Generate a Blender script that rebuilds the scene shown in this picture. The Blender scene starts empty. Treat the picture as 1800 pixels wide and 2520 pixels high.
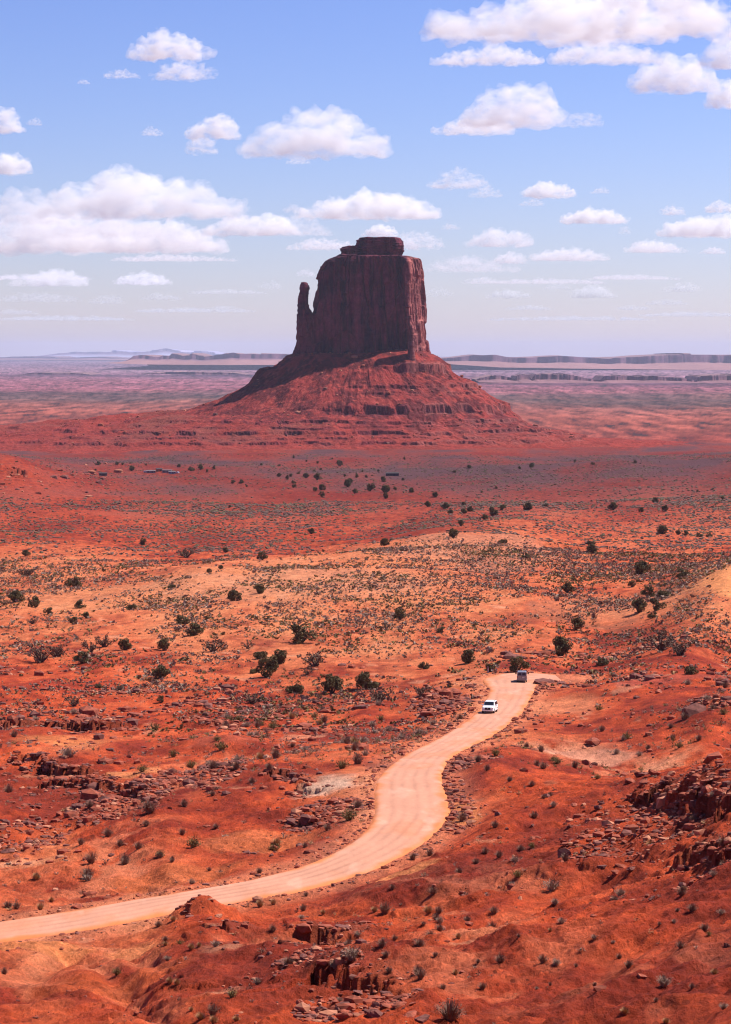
import bpy, bmesh, math, random
import numpy as np
from mathutils import Vector, Matrix, Euler

SC = bpy.context.scene
COL = SC.collection
RNG = np.random.default_rng(7)
random.seed(7)

# ------------------------------------------------------------------ camera
F = 6500.0                      # focal length in pixels of the 1800 x 2520 photograph
CX, CY, HOR = 900.0, 1260.0, 872.0
PITCH = math.atan((CY - HOR) / F)
cam_data = bpy.data.cameras.new('camera')
cam_data.sensor_fit = 'VERTICAL'
cam_data.sensor_height = 36.0
cam_data.sensor_width = 36.0
cam_data.lens = F / 2520.0 * 36.0
cam_data.clip_start = 0.5
cam_data.clip_end = 300000.0
cam = bpy.data.objects.new('camera', cam_data)
COL.objects.link(cam)
cam.location = (0, 0, 0)
cam.rotation_euler = (math.pi / 2 - PITCH, 0, 0)
SC.camera = cam

# ------------------------------------------------------------------ light
SUN_EL = math.radians(52)
SUN_AZ = math.radians(25)       # from the right, a little behind the butte
sdir = Vector((math.cos(SUN_EL) * math.cos(SUN_AZ), math.cos(SUN_EL) * math.sin(SUN_AZ), math.sin(SUN_EL)))
sun_data = bpy.data.lights.new('sun', 'SUN')
sun_data.energy = 4.9
sun_data.angle = math.radians(0.5)
sun_data.color = (1.0, 0.95, 0.88)
sun = bpy.data.objects.new('sun', sun_data)
COL.objects.link(sun)
sun.rotation_euler = (-sdir).to_track_quat('-Z', 'Y').to_euler()
sun.location = (300, 100, 500)

world = bpy.data.worlds.new('World')
SC.world = world
world.use_nodes = True
nt = world.node_tree
nt.nodes.clear()
wo = nt.nodes.new('ShaderNodeOutputWorld')
bg = nt.nodes.new('ShaderNodeBackground')
sky = nt.nodes.new('ShaderNodeTexSky')
sky.sky_type = 'NISHITA'
sky.sun_disc = False
sky.sun_elevation = SUN_EL
sky.sun_rotation = math.atan2(sdir.x, sdir.y)
sky.altitude = 1600
sky.air_density = 1.15
sky.dust_density = 0.7
sky.ozone_density = 2.0
tint = nt.nodes.new('ShaderNodeMix')
tint.data_type = 'RGBA'
tint.blend_type = 'MULTIPLY'
tint.inputs[0].default_value = 1.0
tint.inputs[7].default_value = (0.168, 0.160, 0.210, 1)
nt.links.new(sky.outputs[0], tint.inputs[6])
deep = nt.nodes.new('ShaderNodeGamma')          # thin dry desert air: deeper overhead, paler low down
deep.inputs[1].default_value = 1.4
gain = nt.nodes.new('ShaderNodeVectorMath')
gain.operation = 'SCALE'
gain.inputs['Scale'].default_value = 5.0
nt.links.new(tint.outputs[2], deep.inputs[0])
nt.links.new(deep.outputs[0], gain.inputs[0])
nt.links.new(gain.outputs[0], bg.inputs[0])
bg.inputs[1].default_value = 0.072
nt.links.new(bg.outputs[0], wo.inputs[0])

SC.view_settings.view_transform = 'Standard'
SC.view_settings.look = 'None'
SC.view_settings.exposure = 0.66
SC.view_settings.gamma = 1.0
SC.view_settings.use_curve_mapping = False
SC.render.engine = 'CYCLES'
SC.cycles.max_bounces = 20
SC.cycles.diffuse_bounces = 2
SC.cycles.glossy_bounces = 2
SC.cycles.transmission_bounces = 2
SC.cycles.volume_bounces = 20
SC.cycles.transparent_max_bounces = 8
SC.cycles.caustics_reflective = False
SC.cycles.caustics_refractive = False
SC.cycles.use_denoising = True
SC.cycles.filter_width = 1.15
SC.render.film_transparent = False

# ------------------------------------------------------------------ pixel <-> world helpers
cp, sp = math.cos(PITCH), math.sin(PITCH)

def ray(px, py):
    """direction with y = 1 through a pixel of the photograph"""
    u = (np.asarray(px, float) - CX) / F
    v = (CY - np.asarray(py, float)) / F
    dy = cp + v * sp
    dz = -sp + v * cp
    return u / dy, dz / dy

def at_depth(px, py, D):
    a, b = ray(px, py)
    return np.array([a * D, D + 0 * a, b * D])

def at_height(px, py, z):
    a, b = ray(px, py)
    D = z / b
    return np.array([a * D, D, z + 0 * a])

def project(x, y, z):
    f = y * cp - z * sp
    v = y * sp + z * cp
    return CX + F * x / f, CY - F * v / f

# ------------------------------------------------------------------ noise
_prm = np.random.default_rng(3).permutation(256)
PERM = np.concatenate([_prm, _prm, _prm]).astype(np.int32)
_ga = np.random.default_rng(4).uniform(0, 2 * np.pi, 256)
G2X, G2Y = np.cos(_ga), np.sin(_ga)
_g3 = np.random.default_rng(5).normal(size=(256, 3))
_g3 /= np.linalg.norm(_g3, axis=1)[:, None]

def perlin2(x, y):
    xi = np.floor(x).astype(np.int64); yi = np.floor(y).astype(np.int64)
    fx = x - xi; fy = y - yi
    xi &= 255; yi &= 255
    u = fx * fx * fx * (fx * (fx * 6 - 15) + 10)
    v = fy * fy * fy * (fy * (fy * 6 - 15) + 10)
    def g(ix, iy, dx, dy):
        h = PERM[PERM[ix] + iy]
        return G2X[h] * dx + G2Y[h] * dy
    n00 = g(xi, yi, fx, fy); n10 = g(xi + 1, yi, fx - 1, fy)
    n01 = g(xi, yi + 1, fx, fy - 1); n11 = g(xi + 1, yi + 1, fx - 1, fy - 1)
    a = n00 + u * (n10 - n00); b = n01 + u * (n11 - n01)
    return (a + v * (b - a)) * 1.5

def perlin3(x, y, z):
    xi = np.floor(x).astype(np.int64); yi = np.floor(y).astype(np.int64); zi = np.floor(z).astype(np.int64)
    fx = x - xi; fy = y - yi; fz = z - zi
    xi &= 255; yi &= 255; zi &= 255
    u = fx * fx * fx * (fx * (fx * 6 - 15) + 10)
    v = fy * fy * fy * (fy * (fy * 6 - 15) + 10)
    w = fz * fz * fz * (fz * (fz * 6 - 15) + 10)
    def g(a, b, c, dx, dy, dz):
        h = PERM[PERM[PERM[a] + b] + c]
        q = _g3[h]
        return q[..., 0] * dx + q[..., 1] * dy + q[..., 2] * dz
    r = []
    for c in (0, 1):
        n00 = g(xi, yi, zi + c, fx, fy, fz - c); n10 = g(xi + 1, yi, zi + c, fx - 1, fy, fz - c)
        n01 = g(xi, yi + 1, zi + c, fx, fy - 1, fz - c); n11 = g(xi + 1, yi + 1, zi + c, fx - 1, fy - 1, fz - c)
        a = n00 + u * (n10 - n00); b = n01 + u * (n11 - n01)
        r.append(a + v * (b - a))
    return (r[0] + w * (r[1] - r[0])) * 1.5

def fbm2(x, y, wl, octv=4, gain=0.5, seed=0):
    x = np.asarray(x, float) / wl + seed * 17.31; y = np.asarray(y, float) / wl + seed * 9.17
    r = 0; a = 1.0
    for i in range(octv):
        r = r + a * perlin2(x, y)
        x = x * 2.03 + 11.7; y = y * 2.03 + 5.3; a *= gain
    return r

def ridge2(x, y, wl, octv=4, gain=0.5, seed=0):
    x = np.asarray(x, float) / wl + seed * 17.31; y = np.asarray(y, float) / wl + seed * 9.17
    r = 0; a = 1.0
    for i in range(octv):
        r = r + a * (1 - 2 * np.abs(perlin2(x, y)))
        x = x * 2.03 + 11.7; y = y * 2.03 + 5.3; a *= gain
    return r

def fbm3(x, y, z, wl, octv=4, gain=0.5, seed=0):
    x = x / wl + seed * 7.3; y = y / wl + seed * 3.9; z = z / wl + seed * 5.1
    r = 0; a = 1.0
    for i in range(octv):
        r = r + a * perlin3(x, y, z)
        x = x * 2.03 + 1.7; y = y * 2.03 + 5.3; z = z * 2.03 + 3.1; a *= gain
    return r

def sstep(a, b, x):
    t = np.clip((x - a) / (b - a), 0, 1)
    return t * t * (3 - 2 * t)

# ------------------------------------------------------------------ object helpers
def tag(o, label=None, cat=None, group=None, kind=None):
    if label: o['label'] = label
    if cat: o['category'] = cat
    if group: o['group'] = group
    if kind: o['kind'] = kind
    return o

def link(name, me, mat=None, parent=None):
    o = bpy.data.objects.new(name, me)
    COL.objects.link(o)
    if mat is not None and me is not None and len(me.materials) == 0:
        me.materials.append(mat)
    if parent is not None:
        o.parent = parent
    return o

def empty(name, loc=(0, 0, 0), rz=0.0):
    o = bpy.data.objects.new(name, None)
    COL.objects.link(o)
    o.location = loc
    o.rotation_euler = (0, 0, rz)
    o.empty_display_size = 0.5
    return o

def np_mesh(name, verts, faces, smooth=False, cols=None):
    """verts (n,3); faces (m,k) array with k = 3 or 4"""
    me = bpy.data.meshes.new(name)
    verts = np.ascontiguousarray(verts, dtype=np.float32)
    faces = np.ascontiguousarray(faces, dtype=np.int32)
    m, k = faces.shape
    me.vertices.add(len(verts)); me.vertices.foreach_set('co', verts.ravel())
    me.loops.add(m * k); me.loops.foreach_set('vertex_index', faces.ravel())
    me.polygons.add(m)
    me.polygons.foreach_set('loop_start', np.arange(0, m * k, k, dtype=np.int32))
    me.polygons.foreach_set('use_smooth', np.full(m, bool(smooth)))
    if cols is not None:
        at = me.color_attributes.new('soil', 'FLOAT_COLOR', 'POINT')
        c = np.ones((len(verts), 4), np.float32); c[:, :cols.shape[1]] = cols
        at.data.foreach_set('color', c.ravel())
    me.update(calc_edges=True)
    me.validate()
    return me

def grid_faces(nr, nc, wrap=False):
    i = np.arange(nr - 1)[:, None]; j = np.arange(nc if wrap else nc - 1)[None, :]
    j2 = (j + 1) % nc
    a = i * nc + j; b = i * nc + j2; c = (i + 1) * nc + j2; d = (i + 1) * nc + j
    return np.stack([a, b, c, d], -1).reshape(-1, 4)

# ------------------------------------------------------------------ materials
def new_mat(name):
    m = bpy.data.materials.new(name)
    m.use_nodes = True
    return m, m.node_tree, m.node_tree.nodes['Principled BSDF']

def N(t, kind, **kw):
    n = t.nodes.new(kind)
    for k, v in kw.items():
        if k.startswith('i_'):
            n.inputs[int(k[2:])].default_value = v
        else:
            setattr(n, k, v)
    return n

def simple_mat(name, col, rough=0.8, var=0.25, scale=4.0, bump=0.0, metallic=0.0, spec=0.3, coord='Object'):
    m, t, b = new_mat(name)
    tc = N(t, 'ShaderNodeTexCoord')
    nz = N(t, 'ShaderNodeTexNoise')
    nz.inputs['Scale'].default_value = scale
    nz.inputs['Detail'].default_value = 5
    t.links.new(tc.outputs[coord], nz.inputs['Vector'])
    rp = N(t, 'ShaderNodeValToRGB')
    rp.color_ramp.elements[0].position = 0.3
    rp.color_ramp.elements[1].position = 0.7
    rp.color_ramp.elements[0].color = tuple(c * (1 - var) for c in col) + (1,)
    rp.color_ramp.elements[1].color = tuple(min(1, c * (1 + var)) for c in col) + (1,)
    t.links.new(nz.outputs['Fac'], rp.inputs[0])
    t.links.new(rp.outputs[0], b.inputs['Base Color'])
    b.inputs['Roughness'].default_value = rough
    b.inputs['Metallic'].default_value = metallic
    b.inputs['Specular IOR Level'].default_value = spec
    if bump:
        bp = N(t, 'ShaderNodeBump')
        bp.inputs['Strength'].default_value = bump
        t.links.new(nz.outputs['Fac'], bp.inputs['Height'])
        t.links.new(bp.outputs[0], b.inputs['Normal'])
    return m

def soil_mat(name, fine=0.6, stone=1.6, bump=0.5, strata=False, dist=0.25, grain=0.45, c1=(.58, 1.36), c2=(.70, 1.26), pebbles=0):
    """earth whose colour comes from the 'soil' attribute, broken by procedural grain"""
    m, t, b = new_mat(name)
    at = N(t, 'ShaderNodeVertexColor', layer_name='soil')
    tc = N(t, 'ShaderNodeTexCoord')
    n1 = N(t, 'ShaderNodeTexNoise'); n1.inputs['Scale'].default_value = fine; n1.inputs['Detail'].default_value = 8; n1.inputs['Roughness'].default_value = 0.7
    n2 = N(t, 'ShaderNodeTexNoise'); n2.inputs['Scale'].default_value = stone; n2.inputs['Detail'].default_value = 6; n2.inputs['Roughness'].default_value = 0.75
    mg = N(t, 'ShaderNodeMapping'); mg.inputs['Scale'].default_value = (1.0, grain, 1.0)
    t.links.new(tc.outputs['Object'], mg.inputs[0])
    for n in (n1, n2):
        t.links.new(mg.outputs[0], n.inputs['Vector'])
    mr = N(t, 'ShaderNodeMapRange'); mr.inputs[1].default_value = 0.28; mr.inputs[2].default_value = 0.72
    mr.inputs[3].default_value, mr.inputs[4].default_value = c1
    t.links.new(n1.outputs['Fac'], mr.inputs[0])
    mr2 = N(t, 'ShaderNodeMapRange'); mr2.inputs[1].default_value = 0.3; mr2.inputs[2].default_value = 0.7
    mr2.inputs[3].default_value, mr2.inputs[4].default_value = c2
    t.links.new(n2.outputs['Fac'], mr2.inputs[0])
    mu = N(t, 'ShaderNodeMath', operation='MULTIPLY')
    t.links.new(mr.outputs[0], mu.inputs[0]); t.links.new(mr2.outputs[0], mu.inputs[1])
    vm = N(t, 'ShaderNodeVectorMath', operation='SCALE')
    t.links.new(at.outputs['Color'], vm.inputs[0]); t.links.new(mu.outputs[0], vm.inputs['Scale'])
    last = vm.outputs[0]
    if pebbles:
        vo = N(t, 'ShaderNodeTexVoronoi'); vo.inputs['Scale'].default_value = pebbles
        t.links.new(mg.outputs[0], vo.inputs['Vector'])
        n4 = N(t, 'ShaderNodeTexNoise'); n4.inputs['Scale'].default_value = pebbles * .12; n4.inputs['Detail'].default_value = 3
        t.links.new(mg.outputs[0], n4.inputs['Vector'])
        th = N(t, 'ShaderNodeMapRange'); th.inputs[1].default_value = .42; th.inputs[2].default_value = .66; th.inputs[3].default_value = .05; th.inputs[4].default_value = .36
        t.links.new(n4.outputs['Fac'], th.inputs[0])
        lt = N(t, 'ShaderNodeMath', operation='LESS_THAN')
        t.links.new(vo.outputs['Distance'], lt.inputs[0]); t.links.new(th.outputs[0], lt.inputs[1])
        sp_ = N(t, 'ShaderNodeSeparateColor'); t.links.new(vo.outputs['Color'], sp_.inputs[0])
        pr = N(t, 'ShaderNodeMapRange'); pr.inputs[3].default_value = .45; pr.inputs[4].default_value = 1.5
        t.links.new(sp_.outputs[0], pr.inputs[0])
        mx = N(t, 'ShaderNodeMix'); mx.data_type = 'FLOAT'; mx.inputs[2].default_value = 1.0
        t.links.new(lt.outputs[0], mx.inputs[0]); t.links.new(pr.outputs[0], mx.inputs[3])
        v4 = N(t, 'ShaderNodeVectorMath', operation='SCALE')
        t.links.new(last, v4.inputs[0]); t.links.new(mx.outputs[0], v4.inputs['Scale'])
        last = v4.outputs[0]
    if strata:
        mp = N(t, 'ShaderNodeMapping'); mp.inputs['Scale'].default_value = (0.012, 0.012, 0.32)
        t.links.new(tc.outputs['Object'], mp.inputs[0])
        n3 = N(t, 'ShaderNodeTexNoise'); n3.inputs['Scale'].default_value = 1.0; n3.inputs['Detail'].default_value = 4
        t.links.new(mp.outputs[0], n3.inputs['Vector'])
        m3 = N(t, 'ShaderNodeMapRange'); m3.inputs[1].default_value = 0.35; m3.inputs[2].default_value = 0.65
        m3.inputs[3].default_value = 0.72; m3.inputs[4].default_value = 1.25
        t.links.new(n3.outputs['Fac'], m3.inputs[0])
        v3 = N(t, 'ShaderNodeVectorMath', operation='SCALE')
        t.links.new(last, v3.inputs[0]); t.links.new(m3.outputs[0], v3.inputs['Scale'])
        last = v3.outputs[0]
    t.links.new(last, b.inputs['Base Color'])
    b.inputs['Roughness'].default_value = 0.95
    b.inputs['Specular IOR Level'].default_value = 0.1
    bp = N(t, 'ShaderNodeBump'); bp.inputs['Strength'].default_value = bump; bp.inputs['Distance'].default_value = dist
    ad = N(t, 'ShaderNodeMath', operation='ADD')
    t.links.new(n1.outputs['Fac'], ad.inputs[0]); t.links.new(n2.outputs['Fac'], ad.inputs[1])
    t.links.new(ad.outputs[0], bp.inputs['Height']); t.links.new(bp.outputs[0], b.inputs['Normal'])
    return m
# ------------------------------------------------------------------ the lie of the land
# (photo x, photo y, metres below the camera, sand 0..1, shrub cover 0..1)
ST = [  # road stations: left edge, right edge, metres below the camera
    ((1365, 1660), (1385, 1678), 62.9),
    ((1270, 1655), (1345, 1677), 62.4),
    ((1196, 1668), (1322, 1684), 62.0),
    ((1206, 1700), (1312, 1702), 61.4),
    ((1178, 1748), (1284, 1750), 59.6),
    ((1130, 1787), (1240, 1790), 58.0),
    ((1078, 1818), (1192, 1819), 56.2),
    ((992, 1862), (1112, 1860), 53.0),
    ((934, 1912), (1084, 1908), 50.0),
    ((926, 1965), (1100, 1965), 48.2),
    ((926, 2000), (1102, 2005), 47.4),
    ((905, 2040), (1066, 2052), 46.8),
    ((855, 2080), (1000, 2098), 46.5),
    ((770, 2122), (890, 2148), 46.3),
    ((640, 2160), (740, 2190), 46.2),
    ((480, 2190), (560, 2222), 46.1),
    ((340, 2212), (400, 2250), 46.0),
    ((180, 2240), (220, 2284), 45.9),
    ((0, 2268), (20, 2313), 45.8),
    ((-200, 2290), (-180, 2338), 45.8),
    ((-460, 2310), (-440, 2362), 45.8),
]
CTRL = [
 # foreground
 (0,2520,37.5,.25,.1),(300,2520,35.5,.1,.1),(600,2520,32,.1,.2),(900,2520,29.5,0,.3),(1200,2520,27.5,.1,.2),(1500,2520,25.5,.05,.2),(1800,2520,23,0,.25),
 (0,2400,42.3,.5,.05),(300,2400,41.5,.3,.05),(600,2400,38.6,.1,.15),(900,2400,35.2,0,.3),(1200,2400,32.5,.15,.15),(1500,2400,29.5,.05,.15),(1800,2400,26,0,.3),
 (100,2340,44.4,.7,.03),(330,2330,43.8,.5,.05),(700,2290,42.0,.2,.2),(900,2280,40.6,.1,.3),
 (520,2280,41.6,.1,.1),(500,2208,44.3,.15,.1),
 (1200,2250,38.4,.25,.2),(1500,2250,34.2,.05,.2),(1800,2250,29.5,0,.3),
 (800,2215,44.8,.3,.3),(1000,2160,44.8,.35,.35),(1120,2130,43.6,.3,.3),(1300,2150,41.0,.2,.25),(1550,2130,37.2,.05,.2),(1800,2100,32.5,0,.3),
 (1160,2030,45.4,.3,.2),(1300,2030,44.2,.1,.2),(1480,2040,40.8,.0,.2),(1650,2040,37.4,.0,.2),(1800,2020,34,0,.2),
 (1150,1960,46.4,.25,.2),(1300,1960,46.6,.15,.2),(1450,1975,43.4,0,.2),
 (1800,1878,35.5,.1,.15),(1700,1908,39.0,.1,.15),(1600,1938,42.0,.1,.15),(1500,1945,44.8,.1,.2),
 (1150,1890,48.4,.25,.15),(1300,1900,50.0,.2,.15),(1420,1905,51.5,.25,.2),
 (1180,1850,51.6,.3,.3),(1300,1840,54.6,.35,.35),
 (1380,1838,56.2,.5,.05),(1454,1863,55.6,.55,.05),(1560,1880,54.6,.5,.05),(1690,1893,52.5,.4,.05),(1800,1868,54.0,.3,.1),
 (1300,1770,58.4,.45,.1),(1400,1740,59.8,.45,.05),(1450,1800,57.4,.3,.15),(1600,1830,55.0,.2,.25),(1750,1830,52.4,.15,.25),
 (1550,1760,57.2,.25,.3),(1700,1745,54.2,.2,.35),(1800,1735,51.8,.2,.4),(1800,1700,54.5,.3,.3),
 (1500,1700,60.3,.35,.15),(1620,1672,59.4,.15,.05),(1720,1672,58.6,.15,.05),(1800,1676,58.4,.15,.1),
 # left of the road
 (900,2040,47.6,.5,.1),(860,1985,48.8,.4,.2),(890,1920,50.6,.6,.05),(780,1930,51.2,.6,.05),(790,1990,49.6,.3,.3),
 (0,2225,47.2,.5,.1),(200,2180,48.6,.45,.15),(400,2130,48.6,.4,.1),(600,2090,48.0,.4,.1),(760,2060,47.8,.35,.15),
 (0,2120,52.0,.5,.1),(130,2090,53.4,.6,.1),(230,2100,51.2,.2,.4),(400,2040,50.8,.25,.1),(600,2000,50.4,.25,.15),(700,1960,50.8,.25,.3),
 (0,2000,55.0,.2,.2),(200,2010,54.8,.3,.2),(330,1980,53.6,.05,.3),(480,1960,52.8,.3,.2),(600,1930,53.4,.3,.2),
 (0,1900,58.0,.1,.15),(200,1900,56.2,.1,.15),(380,1900,54.8,.5,.05),(520,1900,55.6,.3,.2),(640,1880,56.0,.3,.25),(760,1860,56.0,.3,.5),(900,1840,55.6,.3,.5),
 (0,1820,60.6,.4,.15),(200,1830,60.0,.7,.1),(380,1850,59.2,.3,.3),(560,1822,58.6,.15,.05),(700,1800,60.4,.25,.4),(850,1790,60.8,.3,.6),(1000,1790,59.8,.35,.5),
 (0,1765,62.5,.1,.3),(200,1770,63.2,.1,.4),(400,1770,63.4,.2,.5),(600,1760,63.6,.2,.5),(900,1740,63.4,.3,.5),(1080,1735,61.8,.35,.5),
 (0,1690,65.5,.25,.55),(250,1690,66.6,.25,.55),(500,1680,67.0,.35,.55),(750,1690,66.4,.55,.4),(950,1680,66.0,.6,.3),(1120,1680,64.2,.6,.25),
 # dune field
 (0,1600,69.5,.55,.35),(250,1580,70.2,.6,.45),(500,1590,70.2,.75,.4),(700,1600,69.6,.8,.35),(950,1600,68.8,.75,.3),(1200,1622,66.8,.7,.3),(1500,1622,67.6,.4,.6),(1800,1630,65.4,.45,.7),
 (0,1500,75.0,.6,.4),(200,1500,74.0,.75,.5),(450,1490,72.6,.9,.6),(700,1480,72.0,.9,.6),(950,1490,72.0,.8,.55),(1200,1520,71.6,.7,.5),(1420,1530,72.0,.4,.6),(1600,1560,67.0,.5,.75),(1750,1540,62.4,.65,.8),
 (480,1410,73.0,.95,.7),(700,1392,73.4,.95,.7),(900,1360,74.8,.85,.7),(1080,1330,76.2,.75,.7),(1250,1310,77.6,.6,.6),(1400,1400,75.8,.5,.6),(1560,1430,73.2,.45,.6),
 (1800,1398,59.5,1,.1),(1740,1420,62.5,1,.35),(1680,1470,65.5,.7,.85),(1650,1400,76.0,.5,.6),(1800,1380,76.0,.4,.6),
 (0,1400,81.0,.7,.5),(200,1400,80.5,.7,.5),(470,1388,84.0,.4,.5),(700,1365,87.0,.3,.5),(900,1335,87.0,.3,.5),
 (0,1320,89.0,.45,.5),(250,1320,90.0,.4,.5),(500,1320,92.0,.25,.5),(750,1310,93.0,.2,.5),(950,1300,92.5,.4,.6),(1150,1280,90.5,.5,.7),(1400,1300,88.0,.45,.6),(1650,1300,87.0,.4,.7),(1800,1290,87.0,.35,.7),
 # valley
 (0,1250,95,.15,.5),(250,1255,98,.2,.5),(500,1250,101,.15,.5),(800,1250,102,.1,.5),(1050,1240,101,.25,.6),(1300,1240,98,.2,.7),(1550,1230,97,.2,.7),(1800,1220,96,.15,.7),
 (0,1136,86,.1,.2),(60,1150,90,.1,.2),(130,1180,98,.1,.3),(220,1215,103,.15,.4),
 (300,1200,112,.25,.4),(600,1200,113,.25,.5),(900,1195,114,.3,.7),(1150,1190,114,.1,.8),(1400,1180,111,.1,.7),(1650,1160,107,.1,.7),(1800,1150,104,.1,.7),
 (300,1160,119,.4,.5),(600,1160,120,.3,.6),(900,1163,120,.4,.5),(1100,1163,119,.15,.8),
 (1300,1152,116,.1,.8),(1550,1140,110,.1,.8),(1800,1130,105,.1,.7),
 (100,1130,126,.3,.6),(450,1130,127,.25,.6),(900,1130,127,.3,.6),(1300,1130,127,.3,.6),(1600,1120,128,.2,.6),(1800,1115,129,.2,.5),
]
K_U = 11.0
pts = []
for (px, py, H, sa, ve) in CTRL:
    x, y, z = at_height(px, py, -H)
    pts.append((x / y, math.log(y), z, sa, ve))
for (l, r, H) in ST[1:-1]:
    x, y, z = at_height((l[0] + r[0]) / 2, (l[1] + r[1]) / 2, -H)
    pts.append((x / y, math.log(y), z, 0.45, 0.05))
for u in (-0.15, -0.05, 0.05, 0.15):
    pts += [(u, math.log(25), -9.0, .1, .2), (u, math.log(60), -18.5 + u * 18, .1, .2)]
    pts += [(u, math.log(3600), -131, .15, .35), (u, math.log(4300), -138, .2, .3), (u, math.log(6000), -144, .2, .3),
            (u, math.log(9000), -148, .2, .3), (u, math.log(20000), -150, .2, .3), (u, math.log(45000), -122, .2, .3), (u, math.log(90000), -84, .2, .3)]
pts = np.array(pts)
P2 = np.stack([pts[:, 0] * K_U, pts[:, 1]], -1)

def _tps(d2):
    return 0.5 * d2 * np.log(d2 + 1e-9)
n = len(P2)
D2 = ((P2[:, None] - P2[None]) ** 2).sum(-1)
A = np.zeros((n + 3, n + 3))
A[:n, :n] = _tps(D2) + np.eye(n) * 4e-4
A[:n, n] = 1; A[:n, n + 1:] = P2
A[n, :n] = 1; A[n + 1:, :n] = P2.T
# interpolate the elevation angle (z / y), which stays tame over the whole range of distances
W = np.linalg.solve(A, np.concatenate([pts[:, 2] / np.exp(pts[:, 1]), np.zeros(3)]))
CU = np.linspace(-0.17, 0.17, 171)
CS = np.linspace(math.log(24), math.log(91000), 420)
gu, gs = np.meshgrid(CU * K_U, CS)
Q = np.stack([gu.ravel(), gs.ravel()], -1)
base_c = np.zeros(len(Q)); sand_c = np.zeros(len(Q)); veg_c = np.zeros(len(Q))
for i in range(0, len(Q), 20000):
    d2 = ((Q[i:i + 20000, None] - P2[None]) ** 2).sum(-1)
    base_c[i:i + 20000] = _tps(d2) @ W[:n] + W[n] + Q[i:i + 20000] @ W[n + 1:]
    w = 1.0 / (d2 + 0.006) ** 1.7
    w /= w.sum(1, keepdims=True)
    sand_c[i:i + 20000] = w @ pts[:, 3]; veg_c[i:i + 20000] = w @ pts[:, 4]
base_c = base_c.reshape(gu.shape); sand_c = sand_c.reshape(gu.shape); veg_c = veg_c.reshape(gu.shape)

def bil(grid, U, S, u, s):
    u = np.clip(u, U[0], U[-1] - 1e-9); s = np.clip(s, S[0], S[-1] - 1e-9)
    j = np.clip(np.searchsorted(U, u, side='right') - 1, 0, len(U) - 2)
    i = np.clip(np.searchsorted(S, s, side='right') - 1, 0, len(S) - 2)
    fu = (u - U[j]) / (U[j + 1] - U[j]); fs = (s - S[i]) / (S[i + 1] - S[i])
    return ((grid[i, j] * (1 - fu) + grid[i, j + 1] * fu) * (1 - fs) + (grid[i + 1, j] * (1 - fu) + grid[i + 1, j + 1] * fu) * fs)

def base_z(x, y):
    x = np.asarray(x, float); y = np.asarray(y, float)
    return bil(base_c, CU, CS, x / y, np.log(y)) * y

def cover(x, y):
    u = x / y; s = np.log(y)
    return bil(sand_c, CU, CS, u, s), bil(veg_c, CU, CS, u, s)

def hit_fn(zf, px, py, lo=30.0, hi=60000.0):
    """first meeting of the pixel's ray with the ground"""
    a, b = ray(px, py)
    Y = np.exp(np.linspace(math.log(lo), math.log(hi), 5000))
    d = b * Y - zf(a * Y, Y)
    k = np.argmax(d < 0)
    if k == 0:
        k = len(Y) - 1
    y0, y1 = Y[k - 1], Y[k]
    t = d[k - 1] / (d[k - 1] - d[k] + 1e-12)
    y = y0 + t * (y1 - y0)
    return np.array([a * y, y, b * y])

# ------------------------------------------------------------------ road course
def catmull(P, nseg):
    P = np.asarray(P, float)
    Pe = np.vstack([2 * P[0] - P[1], P, 2 * P[-1] - P[-2]])
    out = []
    for i in range(1, len(Pe) - 2):
        t = np.linspace(0, 1, nseg, endpoint=False)[:, None]
        p0, p1, p2, p3 = Pe[i - 1], Pe[i], Pe[i + 1], Pe[i + 2]
        out.append(0.5 * ((2 * p1) + (-p0 + p2) * t + (2 * p0 - 5 * p1 + 4 * p2 - p3) * t ** 2 + (-p0 + 3 * p1 - 3 * p2 + p3) * t ** 3))
    out.append(P[-1:])
    return np.vstack(out)
RL = np.array([at_height(l[0], l[1], -H) for l, r, H in ST])
RR = np.array([at_height(r[0], r[1], -H) for l, r, H in ST])
RL = catmull(RL, 36); RR = catmull(RR, 36)
RC = (RL + RR) / 2
RW = np.linalg.norm((RL - RR)[:, :2], axis=1) / 2

def polydist(x, y, P):
    """distance to polyline P (n,2+), index of nearest segment, parameter, signed side"""
    best = np.full(x.shape, 1e18); bi = np.zeros(x.shape, int); bt = np.zeros(x.shape); sd = np.zeros(x.shape)
    for k in range(len(P) - 1):
        ax, ay = P[k][0], P[k][1]; dx, dy = P[k + 1][0] - ax, P[k + 1][1] - ay
        L2 = dx * dx + dy * dy + 1e-12
        t = np.clip(((x - ax) * dx + (y - ay) * dy) / L2, 0, 1)
        ex = x - ax - t * dx; ey = y - ay - t * dy
        d = ex * ex + ey * ey
        m = d < best
        best = np.where(m, d, best); bi = np.where(m, k, bi); bt = np.where(m, t, bt)
        sd = np.where(m, dx * ey - dy * ex, sd)
    return np.sqrt(best), bi, bt, np.sign(sd)

def road_info(x, y):
    P = RC[::4]; Wd = RW[::4]
    d, k, t, s = polydist(x, y, P)
    z = P[k, 2] * (1 - t) + P[np.minimum(k + 1, len(P) - 1), 2] * t
    w = Wd[k] * (1 - t) + Wd[np.minimum(k + 1, len(P) - 1)] * t
    return d, z, w, s

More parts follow.
